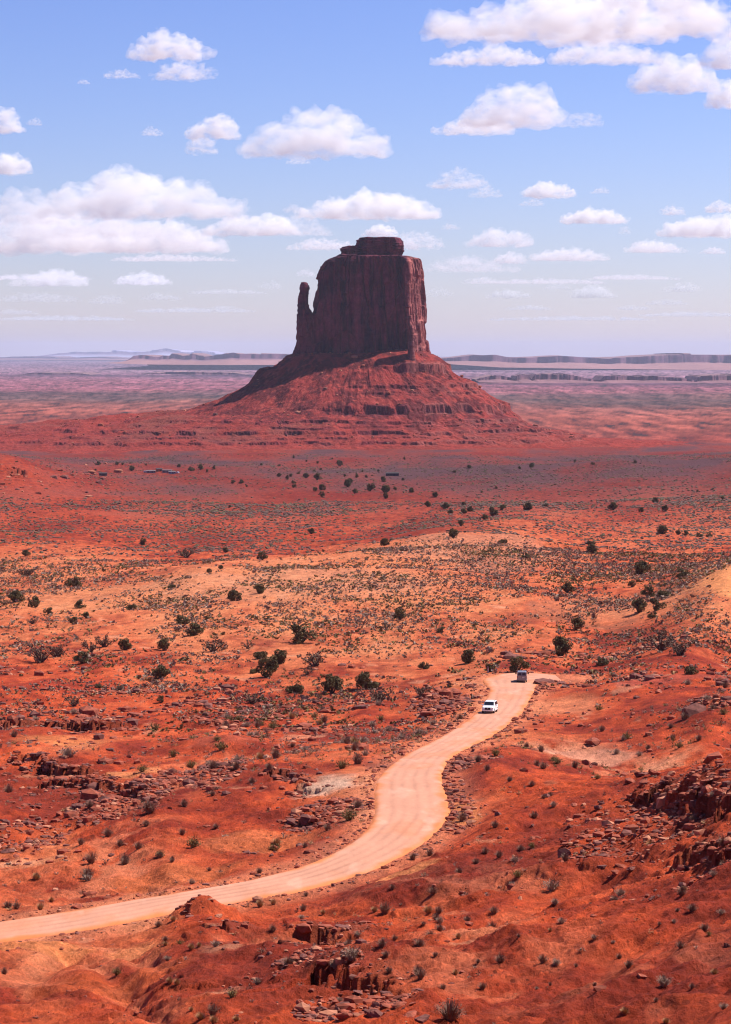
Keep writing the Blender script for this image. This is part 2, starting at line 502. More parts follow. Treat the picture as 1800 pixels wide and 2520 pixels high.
# ------------------------------------------------------------------ ledges, gullies, mounds (photo pixels)
SCARPS = [  # polyline, drop in metres, fade length in metres
    ([(1560,1948),(1600,1962),(1640,1972),(1690,1992),(1740,2003),(1800,2012),(1900,2030)], 2.3, 9),
    ([(1690,2098),(1740,2108),(1800,2122),(1880,2135)], 1.3, 6),
    ([(490,2272),(530,2290),(560,2303),(588,2328)], 1.9, 5),
    ([(420,2228),(450,2236),(480,2242)], .8, 3),
    ([(690,2318),(760,2312),(830,2306),(870,2322)], 1.6, 5),
    ([(735,2430),(790,2418),(860,2428),(930,2440),(1010,2462)], 2.1, 5),
    ([(560,2368),(640,2358),(720,2372)], .6, 4),
    ([(-60,1785),(30,1782),(100,1778),(180,1784),(260,1790),(350,1784)], 2.4, 10),
    ([(20,1866),(80,1872),(140,1884),(200,1896),(280,1898)], 2.2, 7),
    ([(85,1905),(170,1920),(240,1930),(310,1936),(370,1965)], 2.2, 7),
    ([(-40,2080),(10,2085),(45,2100)], 1.3, 5),
    ([(1000,1752),(1040,1744),(1080,1735),(1110,1712)], 1.4, 5),
    ([(1086,1900),(1094,1935),(1108,1970),(1116,2010),(1125,2036)], 1.0, 3),
    ([(1120,1880),(1150,1862),(1190,1845)], .9, 3),
    ([(1540,1672),(1600,1680),(1650,1682)], .9, 5),
    ([(510,1786),(545,1782),(570,1788)], 1.1, 4),
    ([(640,1925),(700,1915),(760,1935),(800,1958)], 1.2, 5),
    ([(720,2010),(780,2018),(820,2012)], .9, 4),
    ([(1690,1745),(1740,1738),(1800,1742)], .8, 4),
    ([(0,1330),(120,1336),(260,1342)], 1.2, 9),
    ([(560,1296),(700,1292),(860,1296),(960,1290)], 1.2, 9),
    ([(10,1165),(45,1160),(70,1172)], 6.0, 24),
    ([(200,1210),(235,1218)], 3.5, 14),
    ([(700,1335),(820,1338),(900,1340)], 1.0, 9),
]
GULLIES = [  # polyline, depth, width
    ([(235,2285),(215,2310),(180,2340),(160,2370),(120,2400),(85,2430),(70,2480)], .55, 1.5),
    ([(170,2352),(230,2390),(300,2440),(350,2485),(400,2530)], .8, 1.1),
    ([(280,2290),(270,2330),(320,2370),(370,2395)], .35, .9),
    ([(190,2352),(260,2372),(340,2380),(420,2400)], .35, .8),
    ([(400,2200),(300,2120),(250,2080),(265,2050)], .6, 2.0),
    ([(200,2225),(240,2150),(300,2060),(330,2040)], .5, 2.5),
    ([(700,2330),(800,2345),(1000,2330)], .4, 2.2),
    ([(1240,2260),(1150,2330),(1190,2420),(1240,2400)], .5, 3.0),
    ([(1690,1893),(1560,1880),(1454,1863),(1380,1838)], .7, 4.0),
    ([(560,1860),(480,1890),(420,1925),(330,1990)], .8, 3.0),
    ([(1260,2200),(1160,2190),(1050,2180),(980,2200)], .4, 2.5),
    ([(1500,2440),(1350,2420),(1200,2440)], .35, 3.0),
]
MOUNDS = [  # photo x, y, radius across, radius along view, height
    (498, 2226, 3.3, 3.6, 1.35), (560, 2385, 5.5, 5, 1.0), (1290, 2195, 7, 6, .8), (1010, 2215, 7, 6, .7), (1280, 1850, 9, 10, .5),
    (560, 1835, 10, 16, .8), (1650, 1678, 18, 16, 1.0), (1190, 1905, 6, 9, .7), (410, 2120, 9, 10, .9), (430, 1905, 9, 8, .7),
    (1450, 2330, 8, 7, .7), (1700, 2200, 9, 7, .6), (1080, 2395, 6, 5, .6), (640, 2470, 5, 5, .5),
]
sc_world = []
for P, h, L in SCARPS:
    sc_world.append((np.array([hit_fn(base_z, *p)[:2] for p in catmull(np.array(P, float), 4)]), h, L))
gu_world = [(np.array([hit_fn(base_z, *p)[:2] for p in catmull(np.array(P, float), 5)]), h, w) for P, h, w in GULLIES]
mo_world = [(hit_fn(base_z, px, py), rx, ry, h) for px, py, rx, ry, h in MOUNDS]

def boxed(x, y, P, m):
    return (x > P[:, 0].min() - m) & (x < P[:, 0].max() + m) & (y > P[:, 1].min() - m) & (y < P[:, 1].max() + m)

SMOOTH = [(1795, 1432, 115, 44), (1400, 1730, 130, 40), (1640, 1684, 170, 22), (820, 1930, 75, 32), (550, 1832, 110, 32), (1200, 1900, 90, 40), (1330, 2210, 240, 50), (180, 2420, 260, 90), (400, 2130, 200, 45), (1450, 1860, 130, 25), (1480, 2380, 150, 40)]
sm_world = []
for px_, py_, rx_, ry_ in SMOOTH:
    c_ = hit_fn(base_z, px_, py_)
    sm_world.append((c_, rx_ * c_[1] / F, ry_ * c_[1] ** 2 / (F * -c_[2])))

PATCHES = [(750, 1432, 430, 55, (.50, .205, .105), .55), (1160, 1345, 260, 60, (.48, .20, .11), .5), (1500, 1500, 220, 60, (.50, .20, .095), .4), (200, 1480, 260, 50, (.55, .21, .09), .4),
           (1680, 2200, 260, 170, (.23, .026, .0105), .85), (1690, 1965, 150, 55, (.26, .034, .014), .65), (760, 2440, 220, 70, (.29, .038, .015), .65), (90, 1950, 150, 60, (.26, .034, .014), .6), (200, 1690, 220, 40, (.34, .040, .014), .7),  # right hillside's shaded slopes darkened in the soil colour
           (822, 1940, 125, 50, (.58, .33, .22), 1.0), (1450, 1858, 130, 22, (.62, .27, .16), .7), (1380, 1740, 120, 40, (.58, .20, .09), .6), (1800, 1428, 85, 46, (.64, .225, .08), 1.0), (100, 2350, 190, 50, (.60, .19, .065), .75),
           (260, 2440, 200, 60, (.46, .085, .022), .6), (1640, 1684, 160, 20, (.38, .066, .035), .8), (350, 1905, 100, 22, (.60, .20, .075), .8), (560, 1832, 100, 28, (.42, .085, .04), .6), (170, 1822, 130, 30, (.58, .17, .055), .7),
           (60, 2130, 110, 50, (.62, .24, .12), .8), (420, 2150, 220, 35, (.56, .14, .045), .6), (1250, 1800, 80, 40, (.56, .15, .05), .6), (330, 2340, 90, 45, (.60, .19, .07), .7), (1150, 2330, 70, 26, (.60, .23, .12), .6), (1140, 1975, 60, 60, (.62, .21, .065), .6), (980, 2165, 110, 18, (.62, .21, .075), .7), (640, 2060, 170, 40, (.60, .17, .06), .5)]
pa_world = []
for px_, py_, rx_, ry_, pc_, ps_ in PATCHES:
    c_ = hit_fn(base_z, px_, py_)
    pa_world.append((c_, rx_ * c_[1] / F, ry_ * c_[1] ** 2 / (F * -c_[2]), pc_, ps_))

def smooth_ground(x, y):
    s = np.zeros_like(x)
    for c, rx, ry in sm_world:
        s = np.maximum(s, np.exp(-(((x - c[0]) / rx) ** 2 + ((y - c[1]) / ry) ** 2) ** 2))
    return s

def terrain(x, y):
    """height and soil colour for arrays of plan positions"""
    u = x / y
    z = base_z(x, y)
    sand, veg = cover(x, y)
    near = 1 - sstep(700, 1500, y)
    mid = sstep(500, 1200, y) * (1 - sstep(3300, 5200, y))
    far = sstep(4200, 9000, y)
    soft = 1 - 0.55 * sand
    smo = smooth_ground(x, y)
    close = 1 - sstep(240, 420, y)
    # warp so that noise does not read as an even carpet
    wx = x + 9 * fbm2(x, y, 45, 2, seed=1); wy = y + 9 * fbm2(x, y, 45, 2, seed=2)
    big = fbm2(wx, wy * .45, 30, 4, seed=3)
    rg = ridge2(wx, wy * 0.45, 17, 4, seed=4)
    z = z + near * ((0.8 + .45 * close) * big * (0.6 + 0.5 * soft) + (0.42 + .2 * close) * soft * (rg - 0.6))
    z = z + near * soft * (0.16 * fbm2(x, y, 5.5, 3, seed=5) + 0.08 * fbm2(x, y, 1.6, 2, seed=6) * (1 - sstep(250, 500, y)))
    r9 = ridge2(wx, wy * .5, 8.5, 4, gain=.55, seed=35); ero = sstep(-.25, .35, fbm2(x, y * .5, 34, 3, seed=36) - .35 * sand) * (1 - .9 * smo)
    z = z + near * (.12 + .55 * ero) * soft * ((0.30 + .25 * close) * (r9 - .7)) + near * ero * .10 * (1 - sstep(300, 600, y)) * np.abs(fbm2(x, y, 1.3, 3, seed=37))
    z = z + close * (1 - .6 * smo) * (.15 * (ridge2(x + .25 * y, y * .55, 2.6, 3, gain=.6, seed=86) - .7) + .05 * fbm2(x, y, .8, 2, seed=87))
    z = z + mid * (2.2 * fbm2(x, y, 190, 4, seed=7) + 0.5 * ridge2(x, y, 55, 3, seed=8) + 0.25 * fbm2(x, y, 14, 2, seed=20))
    z = z + far * (5 * fbm2(x, y * 0.6, 1500, 4, seed=9))
    for c, rx, ry, h in mo_world:
        q = ((x - c[0] + .3 * big) / rx) ** 2 + ((y - c[1]) / ry) ** 2
        z = z + h * np.exp(-q ** (2.2 if h > 1.2 else 1.0))
    rock = np.zeros_like(x)
    # thin bedrock steps that come and go
    stepn = sstep(0.12, 0.5, fbm2(x, y, 60, 3, seed=10)) * (1 - 0.85 * sstep(.3, .7, sand)) * (1 - smo) * (1 - .7 * close)
    hh = np.where(y < 900, 1.15, 3.2)
    zz = (z + 0.5 * fbm2(x, y, 18, 3, seed=11)) / hh
    fr = zz - np.floor(zz)
    z = z + stepn * hh * 0.55 * (sstep(0.72, 0.86, fr) - fr) * (near + mid)
    rock = np.maximum(rock, stepn * (1 - sstep(.1, .3, np.abs(fr - 0.79))) * 0.4)
    for P, h, L in sc_world:
        m = boxed(x, y, P, L * 3 + 3)
        if not m.any():
            continue
        xs, ys = x[m], y[m]
        jit = 1.1 * fbm2(xs, ys, 2.4, 4, gain=.6, seed=12) + 1.1 * fbm2(xs, ys, 9, 2, seed=13)
        d, k, t, s = polydist(xs, ys, P)
        par = (k + t) / (len(P) - 1)
        # the open side is the one towards the valley: left of travel is away from the camera
        dirn = P[-1] - P[0]
        sg = s * (-1 if dirn[0] > 0 else 1)
        sd = d * sg + jit * min(1, h)
        end = sstep(0, .15, par) * (1 - sstep(.85, 1, par))
        end = np.where((par <= 0) | (par >= 1), 0, end) * (0.45 + 0.55 * sstep(-.3, .3, fbm2(xs, ys, 7, 2, seed=14)))
        low = sstep(-0.25, 0.35, sd)
        dz = h * end * (-0.65 * low * np.exp(-np.maximum(sd, 0) / L) + 0.35 * (1 - low) * np.exp(np.minimum(sd, 0) / (L * 1.2)))
        z[m] += dz
        rock[m] = np.maximum(rock[m], end * np.exp(-(np.abs(sd) / 1.6) ** 2))
        rock[m] = np.maximum(rock[m], 0.55 * end * low * np.exp(-np.maximum(sd, 0) / (L * 0.5)))
    wash = np.zeros_like(x)
    for P, h, w in gu_world:
        m = boxed(x, y, P, w * 5)
        if not m.any():
            continue
        xs, ys = x[m], y[m]
        d, k, t, s = polydist(xs + 0.7 * fbm2(xs, ys, 4, 2, seed=15), ys + 1.2 * fbm2(xs, ys, 5, 2, seed=16), P)
        z[m] -= h * np.exp(-(d / w) ** 2)
        wash[m] = np.maximum(wash[m], (.9 if w > 3 else .35) * np.exp(-(d / (w * 1.8)) ** 2))
    # road bench
    m = boxed(x, y, RC, 45)
    rd = np.full_like(x, 99.0)
    if m.any():
        xs, ys = x[m], y[m]
        d, zr, w, s = road_info(xs, ys)
        e = d - w + 0.5 * fbm2(xs, ys, 6, 2, seed=17)
        rd[m] = e
        k = 1 - sstep(0.6, 9.0, e)
        shoulder = 0.25 * np.exp(-((e - 1.2) / 0.8) ** 2) * (0.5 + fbm2(xs, ys, 4, 2, seed=18))
        z[m] = z[m] * (1 - k) + (zr - 0.14 + np.maximum(shoulder, 0)) * k
    # ---- colour
    c_red = np.array([0.475, 0.064, 0.0165]); c_dark = np.array([0.225, 0.026, 0.0105])
    c_sand = np.array([0.56, 0.182, 0.074]); c_pale = np.array([0.62, 0.26, 0.14]); c_rock = np.array([0.22, 0.055, 0.03])
    c_veg = np.array([0.088, 0.050, 0.050])
    v1 = fbm2(wx, wy * .4, 22, 4, seed=21); v2 = fbm2(x, y * .45, 4.5, 4, seed=22); v3 = fbm2(x, y * .25, 90, 5, seed=23)
    vv = v1 * near + v3 * (1 - near)
    sd_ = np.clip(sand + 0.30 * vv + 0.14 * v2, 0, 1)
    col = c_dark + (c_red - c_dark) * sstep(-.55, .45, vv * 0.8 + 0.5 * v2 + 0.25 * sand)[..., None]
    col = col + (c_sand - col) * sstep(.22, 1.05, sd_)[..., None]
    pale = sstep(.72, 1.1, fbm2(x, y * .5, 9, 4, seed=24) + 0.35 * sand) * near * 0.5
    pale = np.maximum(pale, 0.75 * wash * sstep(-.4, .4, v2))
    pale = np.maximum(pale, 0.35 * (1 - sstep(0.5, 5, rd)))
    col = col + (c_pale - col) * pale[..., None]
    col = col + (c_rock * (1 + 0.5 * v2[..., None]) - col) * (np.clip(rock, 0, 1) * .8)[..., None]
    for c, rx, ry, pc, ps in pa_world:
        m = (np.abs(x - c[0]) < rx * 1.6) & (np.abs(y - c[1]) < ry * 1.6)
        if m.any():
            q = np.hypot((x[m] - c[0]) / rx, (y[m] - c[1]) / ry) + .35 * v1[m] + .2 * v2[m]
            k = (ps * (1 - sstep(.6, 1.05, q)))[..., None]
            col[m] = col[m] + (np.array(pc) * (1 + .12 * v2[m][..., None]) - col[m]) * k
    # low brush too small to build, far off
    vg = sstep(900, 2600, y) * (1 - sstep(4200, 5200, y)) * np.clip(veg * 1.3 + 0.75 * v3 - .2, 0, .9)
    col = col + (c_veg - col) * vg[..., None]
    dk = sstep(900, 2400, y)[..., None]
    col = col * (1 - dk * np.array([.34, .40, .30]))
    # the far plain
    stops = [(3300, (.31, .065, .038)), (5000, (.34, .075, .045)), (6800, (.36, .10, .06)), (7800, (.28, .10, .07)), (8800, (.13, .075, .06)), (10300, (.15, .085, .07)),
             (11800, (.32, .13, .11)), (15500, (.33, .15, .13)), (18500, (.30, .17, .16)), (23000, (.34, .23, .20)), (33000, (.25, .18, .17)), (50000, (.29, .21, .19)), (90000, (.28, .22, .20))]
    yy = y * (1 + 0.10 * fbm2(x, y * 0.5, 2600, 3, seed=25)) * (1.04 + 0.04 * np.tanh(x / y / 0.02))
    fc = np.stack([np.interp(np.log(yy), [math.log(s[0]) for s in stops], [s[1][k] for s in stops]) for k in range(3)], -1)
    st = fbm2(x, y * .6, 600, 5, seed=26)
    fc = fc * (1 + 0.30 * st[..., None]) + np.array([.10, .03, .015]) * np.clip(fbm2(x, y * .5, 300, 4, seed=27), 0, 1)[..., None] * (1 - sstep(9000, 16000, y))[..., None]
    cloud_shade = np.exp(-((y - np.where(x > 0, 13000, 18600) * (1 + .03 * fbm2(x, 0 * y, 1500, 3, seed=28))) / np.where(x > 0, 900, 900)) ** 2) * sstep(-.35, .15, fbm2(x, y * .3, 2600, 3, seed=29) + .1)
    fc = fc + (np.array([.085, .05, .06]) - fc) * (.85 * cloud_shade)[..., None]  # cloud shadow lying across the plain, painted into its colour
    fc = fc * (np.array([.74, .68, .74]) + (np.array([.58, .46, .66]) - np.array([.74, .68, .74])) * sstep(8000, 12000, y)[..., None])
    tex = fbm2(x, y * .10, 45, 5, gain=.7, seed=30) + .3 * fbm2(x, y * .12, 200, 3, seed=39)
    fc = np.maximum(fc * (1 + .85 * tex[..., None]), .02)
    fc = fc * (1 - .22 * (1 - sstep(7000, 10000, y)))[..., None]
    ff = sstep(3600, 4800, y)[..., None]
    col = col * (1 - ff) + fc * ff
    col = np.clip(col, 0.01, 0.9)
    return z, col, rock

# rows and columns of the ground sheet: fine where the photo looks, coarse beyond
GU = np.concatenate([np.linspace(-1.6, -0.17, 40, endpoint=False), np.linspace(-0.17, 0.17, 800), np.linspace(0.17, 1.6, 41)[1:]])
GS = np.concatenate([np.linspace(math.log(26), math.log(85), 50, endpoint=False), np.linspace(math.log(85), math.log(700), 1350, endpoint=False),
                     np.linspace(math.log(700), math.log(4300), 600, endpoint=False), np.linspace(math.log(4300), math.log(90000), 170)])
gY = np.exp(GS)[:, None] * np.ones(len(GU))[None]
gX = GU[None] * gY
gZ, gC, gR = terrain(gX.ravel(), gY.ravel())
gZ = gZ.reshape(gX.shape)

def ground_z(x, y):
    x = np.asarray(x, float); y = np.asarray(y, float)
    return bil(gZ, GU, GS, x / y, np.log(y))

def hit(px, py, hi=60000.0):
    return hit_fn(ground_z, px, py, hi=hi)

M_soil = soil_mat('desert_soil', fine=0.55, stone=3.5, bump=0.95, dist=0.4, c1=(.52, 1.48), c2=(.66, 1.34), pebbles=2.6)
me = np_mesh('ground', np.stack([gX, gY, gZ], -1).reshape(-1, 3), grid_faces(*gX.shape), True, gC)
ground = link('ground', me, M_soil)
tag(ground, kind='structure')

# ------------------------------------------------------------------ road surface
def make_road():
    nc = 45
    i0 = 0
    L, R = RL[i0:], RR[i0:]
    # even out the stations along the length
    t = np.linspace(-0.03, 1.03, nc)[None, :, None]
    V = L[:, None] * (1 - t) + R[:, None] * t
    nr = len(V)
    X, Y, Z = V[..., 0], V[..., 1], V[..., 2].copy()
    tt = np.abs(np.linspace(-1, 1, nc))[None]
    Z += 0.02 + 0.06 * (1 - tt ** 2) + 0.03 * fbm2(X, Y, 5, 2, seed=31)
    Z -= 0.25 * sstep(0.9, 1.06, tt * np.linspace(1.03, 1.03, 1))
    col = np.array([0.55, 0.258, 0.165])[None, None] * np.ones((nr, nc, 1))
    wob = .05 * fbm2(X, Y, 14, 2, seed=34)
    for c_, w_, k_ in ((-.52, .07, .22), (-.20, .08, .16), (.16, .07, .22), (.50, .08, .18)):
        tr = np.exp(-((np.linspace(-1, 1, nc)[None] + wob - c_) / w_) ** 2)[..., None] * (.5 + .5 * sstep(-.3, .4, fbm2(X, Y, 9, 2, seed=35)))[..., None]
        col = col * (1 - k_ * tr)
    dirt = sstep(.0, .7, fbm2(X, Y * .4, 6, 4, seed=37))[..., None]
    col = col + (np.array([0.53, 0.185, 0.085]) - col) * dirt * .45
    edge = sstep(.70, 1.0, tt + 0.16 * fbm2(X, Y, 6, 3, seed=33))[..., None] * np.ones((nr, nc, 1))
    col = col + (np.array([0.58, 0.165, 0.045]) - col) * edge * 0.85
    pal = sstep(.30, .8, fbm2(X * 2, Y * .5, 5, 3, seed=32))[..., None]
    col = col + (np.array([0.66, 0.38, 0.27]) - col) * pal * 0.35 * (1 - edge)
    Z += .10 * np.exp(-((tt - .98) / .05) ** 2) * (.4 + fbm2(X, Y, 3, 2, seed=38)) - .02 * np.exp(-((tt - .5) / .1) ** 2)
    me = np_mesh('road', V.reshape(-1, 3) * [1, 1, 0] + np.stack([0 * Z, 0 * Z, Z], -1).reshape(-1, 3), grid_faces(nr, nc), True, col.reshape(-1, 3))
    m = soil_mat('packed_dirt', fine=0.35, stone=2.2, bump=0.2, dist=0.1, grain=0.3, c1=(.88, 1.10), c2=(.92, 1.06))
    o = link('road', me, m)
    tag(o, kind='structure')
    return o
make_road()
# ------------------------------------------------------------------ the butte
BY = 4050.0                      # distance of the butte's axis
BS = BY / F                      # metres per photo pixel there
BX = (890 - CX) * BS
def zpx(py, D=BY):
    return float(at_depth(900, py, D)[2])

def rock_soil(x, y, z, seed=0):
    """sandstone albedo: broad patches, hanging varnish streaks and level beds"""
    pch = fbm3(x, y, z * 0.6, 38, 3, seed=seed + 1)
    stk = fbm3(x, y, z * 0.10, 9, 4, gain=.6, seed=seed + 2)
    bed = fbm3(x * 0.05, y * 0.05, z, 5.0, 3, seed=seed + 3)
    k = 0.5 + 0.62 * pch + 0.60 * stk + 0.10 * bed
    a = np.array([0.040, 0.010, 0.024]); b = np.array([0.205, 0.040, 0.060])
    col = a + (b - a) * sstep(0, 1, k)[..., None]
    # sunlit eastern corner painted paler; also pale patches high on the left
    lit_pale = sstep(63, 78, x - BX + 4 * stk) * (0.55 + 0.45 * sstep(-.4, .3, pch))
    lit_pale = np.maximum(lit_pale, .8 * sstep(.35, .6, pch + .3 * stk) * sstep(120, 150, z - 0) * sstep(0, -60, x - BX))
    col = col + (np.array([0.50, 0.165, 0.135]) * (1 + .25 * stk[..., None]) - col) * (.85 * lit_pale)[..., None]
    return np.clip(col, 0.01, 0.8)

M_cliff = soil_mat('red_sandstone', fine=0.07, stone=0.35, bump=0.9, dist=2.5, grain=1.0)
M_talus = soil_mat('talus_scree', fine=0.16, stone=0.7, bump=0.9, dist=2.0, grain=1.0)

FOOT = np.array([(-1.0, -.30), (-.86, -.62), (-.55, -.70), (-.2, -.86), (.15, -.80), (.5, -.90), (.70, -.90), (.80, -.78), (1.0, -.02),
                 (.96, .45), (.7, .85), (.1, .95), (-.5, .88), (-.92, .5)])

def stack(name, prof, foot, half_y, y0, npts, nz, rough=1.0, flute=1.0, seed=0, parent=None, beds=0.0, mat=None, capz=0.0, lean=0.0, grow=0.0):
    """a rock standing on a footprint; prof = rows of (photo y, left x, right x) from the foot up"""
    prof = np.array(prof, float)
    zt = np.array([zpx(p[0]) for p in prof])
    xl = (prof[:, 1] - CX) * BS; xr = (prof[:, 2] - CX) * BS
    zz = np.linspace(zt[0], zt[-1], nz)
    L = np.interp(zz, zt, xl); R = np.interp(zz, zt, xr)
    P = np.vstack([foot, foot[:1]])
    seg = np.linalg.norm(np.diff(P, axis=0), axis=1)
    cum = np.concatenate([[0], np.cumsum(seg)])
    s = np.linspace(0, cum[-1], npts, endpoint=False)
    fx = np.interp(s, cum, P[:, 0]); fy = np.interp(s, cum, P[:, 1])
    for _ in range(2):
        fx = (np.roll(fx, 1) + 2 * fx + np.roll(fx, -1)) / 4; fy = (np.roll(fy, 1) + 2 * fy + np.roll(fy, -1)) / 4
    c = (L + R) / 2; w = (R - L) / 2
    w0 = w[0]
    X = c[:, None] + w[:, None] * fx[None]
    ys = half_y * (0.75 + 0.25 * (w / w0))[:, None]
    Y = y0 + ys * fy[None] + lean * ((zz - zz[0]) / (zz[-1] - zz[0]))[:, None] * half_y
    Z = zz[:, None] + 0 * X
    # outward direction
    tx = np.roll(X, -1, 1) - np.roll(X, 1, 1); ty = np.roll(Y, -1, 1) - np.roll(Y, 1, 1)
    ln = np.hypot(tx, ty) + 1e-9
    nx, ny = ty / ln, -tx / ln
    fl = ridge2(X + 0.7 * Y + 0.02 * Z * 6, Y - 0.7 * X, 26, 4, seed=seed + 1)
    d = flute * (4.2 * (fl - 0.6) + 1.3 * fbm3(X, Y, Z * .35, 11, 3, seed=seed + 2)) + rough * 0.6 * fbm3(X, Y, Z, 7, 4, seed=seed + 3)
    # joints: narrow upright cracks
    cr = np.abs(perlin3(X / 17 + 3, Y / 17, Z / 160 + seed))
    d -= flute * 5.0 * (1 - sstep(0, 0.055, cr))
    # fallen slabs leave steps
    sl = perlin3(X / 30, Y / 30, Z / 45 + 9 + seed)
    d += flute * 3.6 * sstep(-.03, .03, sl)
    if beds:
        bd = perlin3(X / 90, Y / 90, Z / 2.6 + 3 * seed)
        d += beds * (sstep(-.12, .12, bd) - .5) * 2
        bd2 = perlin3(X / 60, Y / 60, Z / 5.5 + 5 + seed)
        d += beds * (sstep(-.1, .1, bd2) - .5) * 1.5
    # banded foot
    ft = 1 - sstep(0, 0.22, (Z - zz[0]) / (zz[-1] - zz[0]))
    d += ft * flute * 1.1 * (sstep(-.1, .1, perlin3(X / 50, Y / 50, Z / 4.0)) - .4)
    d = d + grow
    X = X + nx * d; Y = Y + ny * d
    rings = [np.stack([X, Y, Z], -1)]
    tcx, tcy = X[-1].mean(), Y[-1].mean()
    for q, f in enumerate((0.93, 0.8, 0.6, 0.4, 0.2, 0.03)):
        rx = tcx + (X[-1] - tcx) * f; ry = tcy + (Y[-1] - tcy) * f
        rz = zz[-1] + capz * (1 - f) + rough * 1.1 * fbm2(rx, ry, 12, 3, seed=seed + 8) + 0.3
        rings.append(np.stack([rx, ry, rz], -1)[None])
    V = np.concatenate(rings, 0)
    nr, nc = V.shape[:2]
    Fc = grid_faces(nr, nc, True)
    v = V.reshape(-1, 3)
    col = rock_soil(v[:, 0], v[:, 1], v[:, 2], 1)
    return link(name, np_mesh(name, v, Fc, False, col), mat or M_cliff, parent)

butte = empty('butte', (0, 0, 0))
tag(butte, 'huge dark red sandstone butte with a thumb-like spire, rising from a cone of scree', 'butte')

TOWER = [(905, 724, 1058), (868, 728, 1050), (846, 733, 1046), (820, 736, 1045), (786, 738, 1043), (775, 775, 1042), (750, 779, 1040), (727, 783, 1039), (700, 788, 1036), (679, 792, 1038),
         (668, 795, 1036), (655, 801, 1033), (646, 809, 1031), (640, 816, 1029), (636, 826, 1022), (632, 838, 1006)]
TOWER[5:5] = []
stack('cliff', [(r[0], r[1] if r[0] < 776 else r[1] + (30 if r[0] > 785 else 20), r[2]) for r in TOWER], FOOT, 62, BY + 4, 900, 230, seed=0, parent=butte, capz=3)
LOW = [(905, 722, 860), (868, 727, 860), (846, 732, 862), (820, 735, 864), (800, 736, 862), (786, 737, 850), (776, 737, 830), (772, 738, 800)]
stack('shoulder', LOW, FOOT * [1, .8], 40, BY - 2, 420, 110, seed=4, parent=butte, capz=-4, flute=.7)
SPIRE = [(800, 735, 775), (778, 735, 772), (766, 736, 763), (758, 736.5, 758.5), (745, 737.5, 755.5), (738, 738, 755), (728, 739, 755.5), (718, 741, 757.5), (709, 742, 758.5), (703, 742.5, 757.5), (699, 744, 755.5), (696, 746, 752)]
OCT = np.array([(math.cos(a), math.sin(a)) for a in np.linspace(0, 2 * math.pi, 17)[:-1] + math.pi])
OCT = OCT * np.array([1, 1.0])
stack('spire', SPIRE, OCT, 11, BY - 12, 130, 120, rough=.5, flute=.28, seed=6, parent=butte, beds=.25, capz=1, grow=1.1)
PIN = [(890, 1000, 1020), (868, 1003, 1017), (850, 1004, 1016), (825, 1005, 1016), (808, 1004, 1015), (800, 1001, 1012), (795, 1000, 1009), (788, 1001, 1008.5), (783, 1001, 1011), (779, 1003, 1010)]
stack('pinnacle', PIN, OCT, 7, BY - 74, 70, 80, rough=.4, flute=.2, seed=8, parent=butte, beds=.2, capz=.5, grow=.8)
CAP1 = [(642, 834, 1000), (632, 840, 993), (629, 842, 989), (622, 841, 991), (616, 841, 992), (611, 842, 991), (608, 846, 990), (606, 856, 989)]
CAP2 = [(614, 877, 993), (604, 878, 992), (598, 879, 990), (592, 880, 988), (588, 884, 985), (585.5, 887, 981)]
stack('cap_rock', CAP1, FOOT * [1, .8], 42, BY + 6, 420, 70, rough=.8, flute=.35, seed=10, parent=butte, beds=.7, capz=.2)
cap2 = stack('cap_rock', CAP2, FOOT * [1, .8], 34, BY - 1, 340, 50, rough=1.1, flute=.35, seed=12, parent=butte, beds=.7, capz=.2)
stack('ledge', [(648, 812, 890), (640, 818, 886), (634, 826, 884), (629, 834, 880)], FOOT * [1, .5], 34, BY - 16, 260, 30, rough=1.2, flute=.5, seed=14, parent=butte, beds=.5, capz=3)

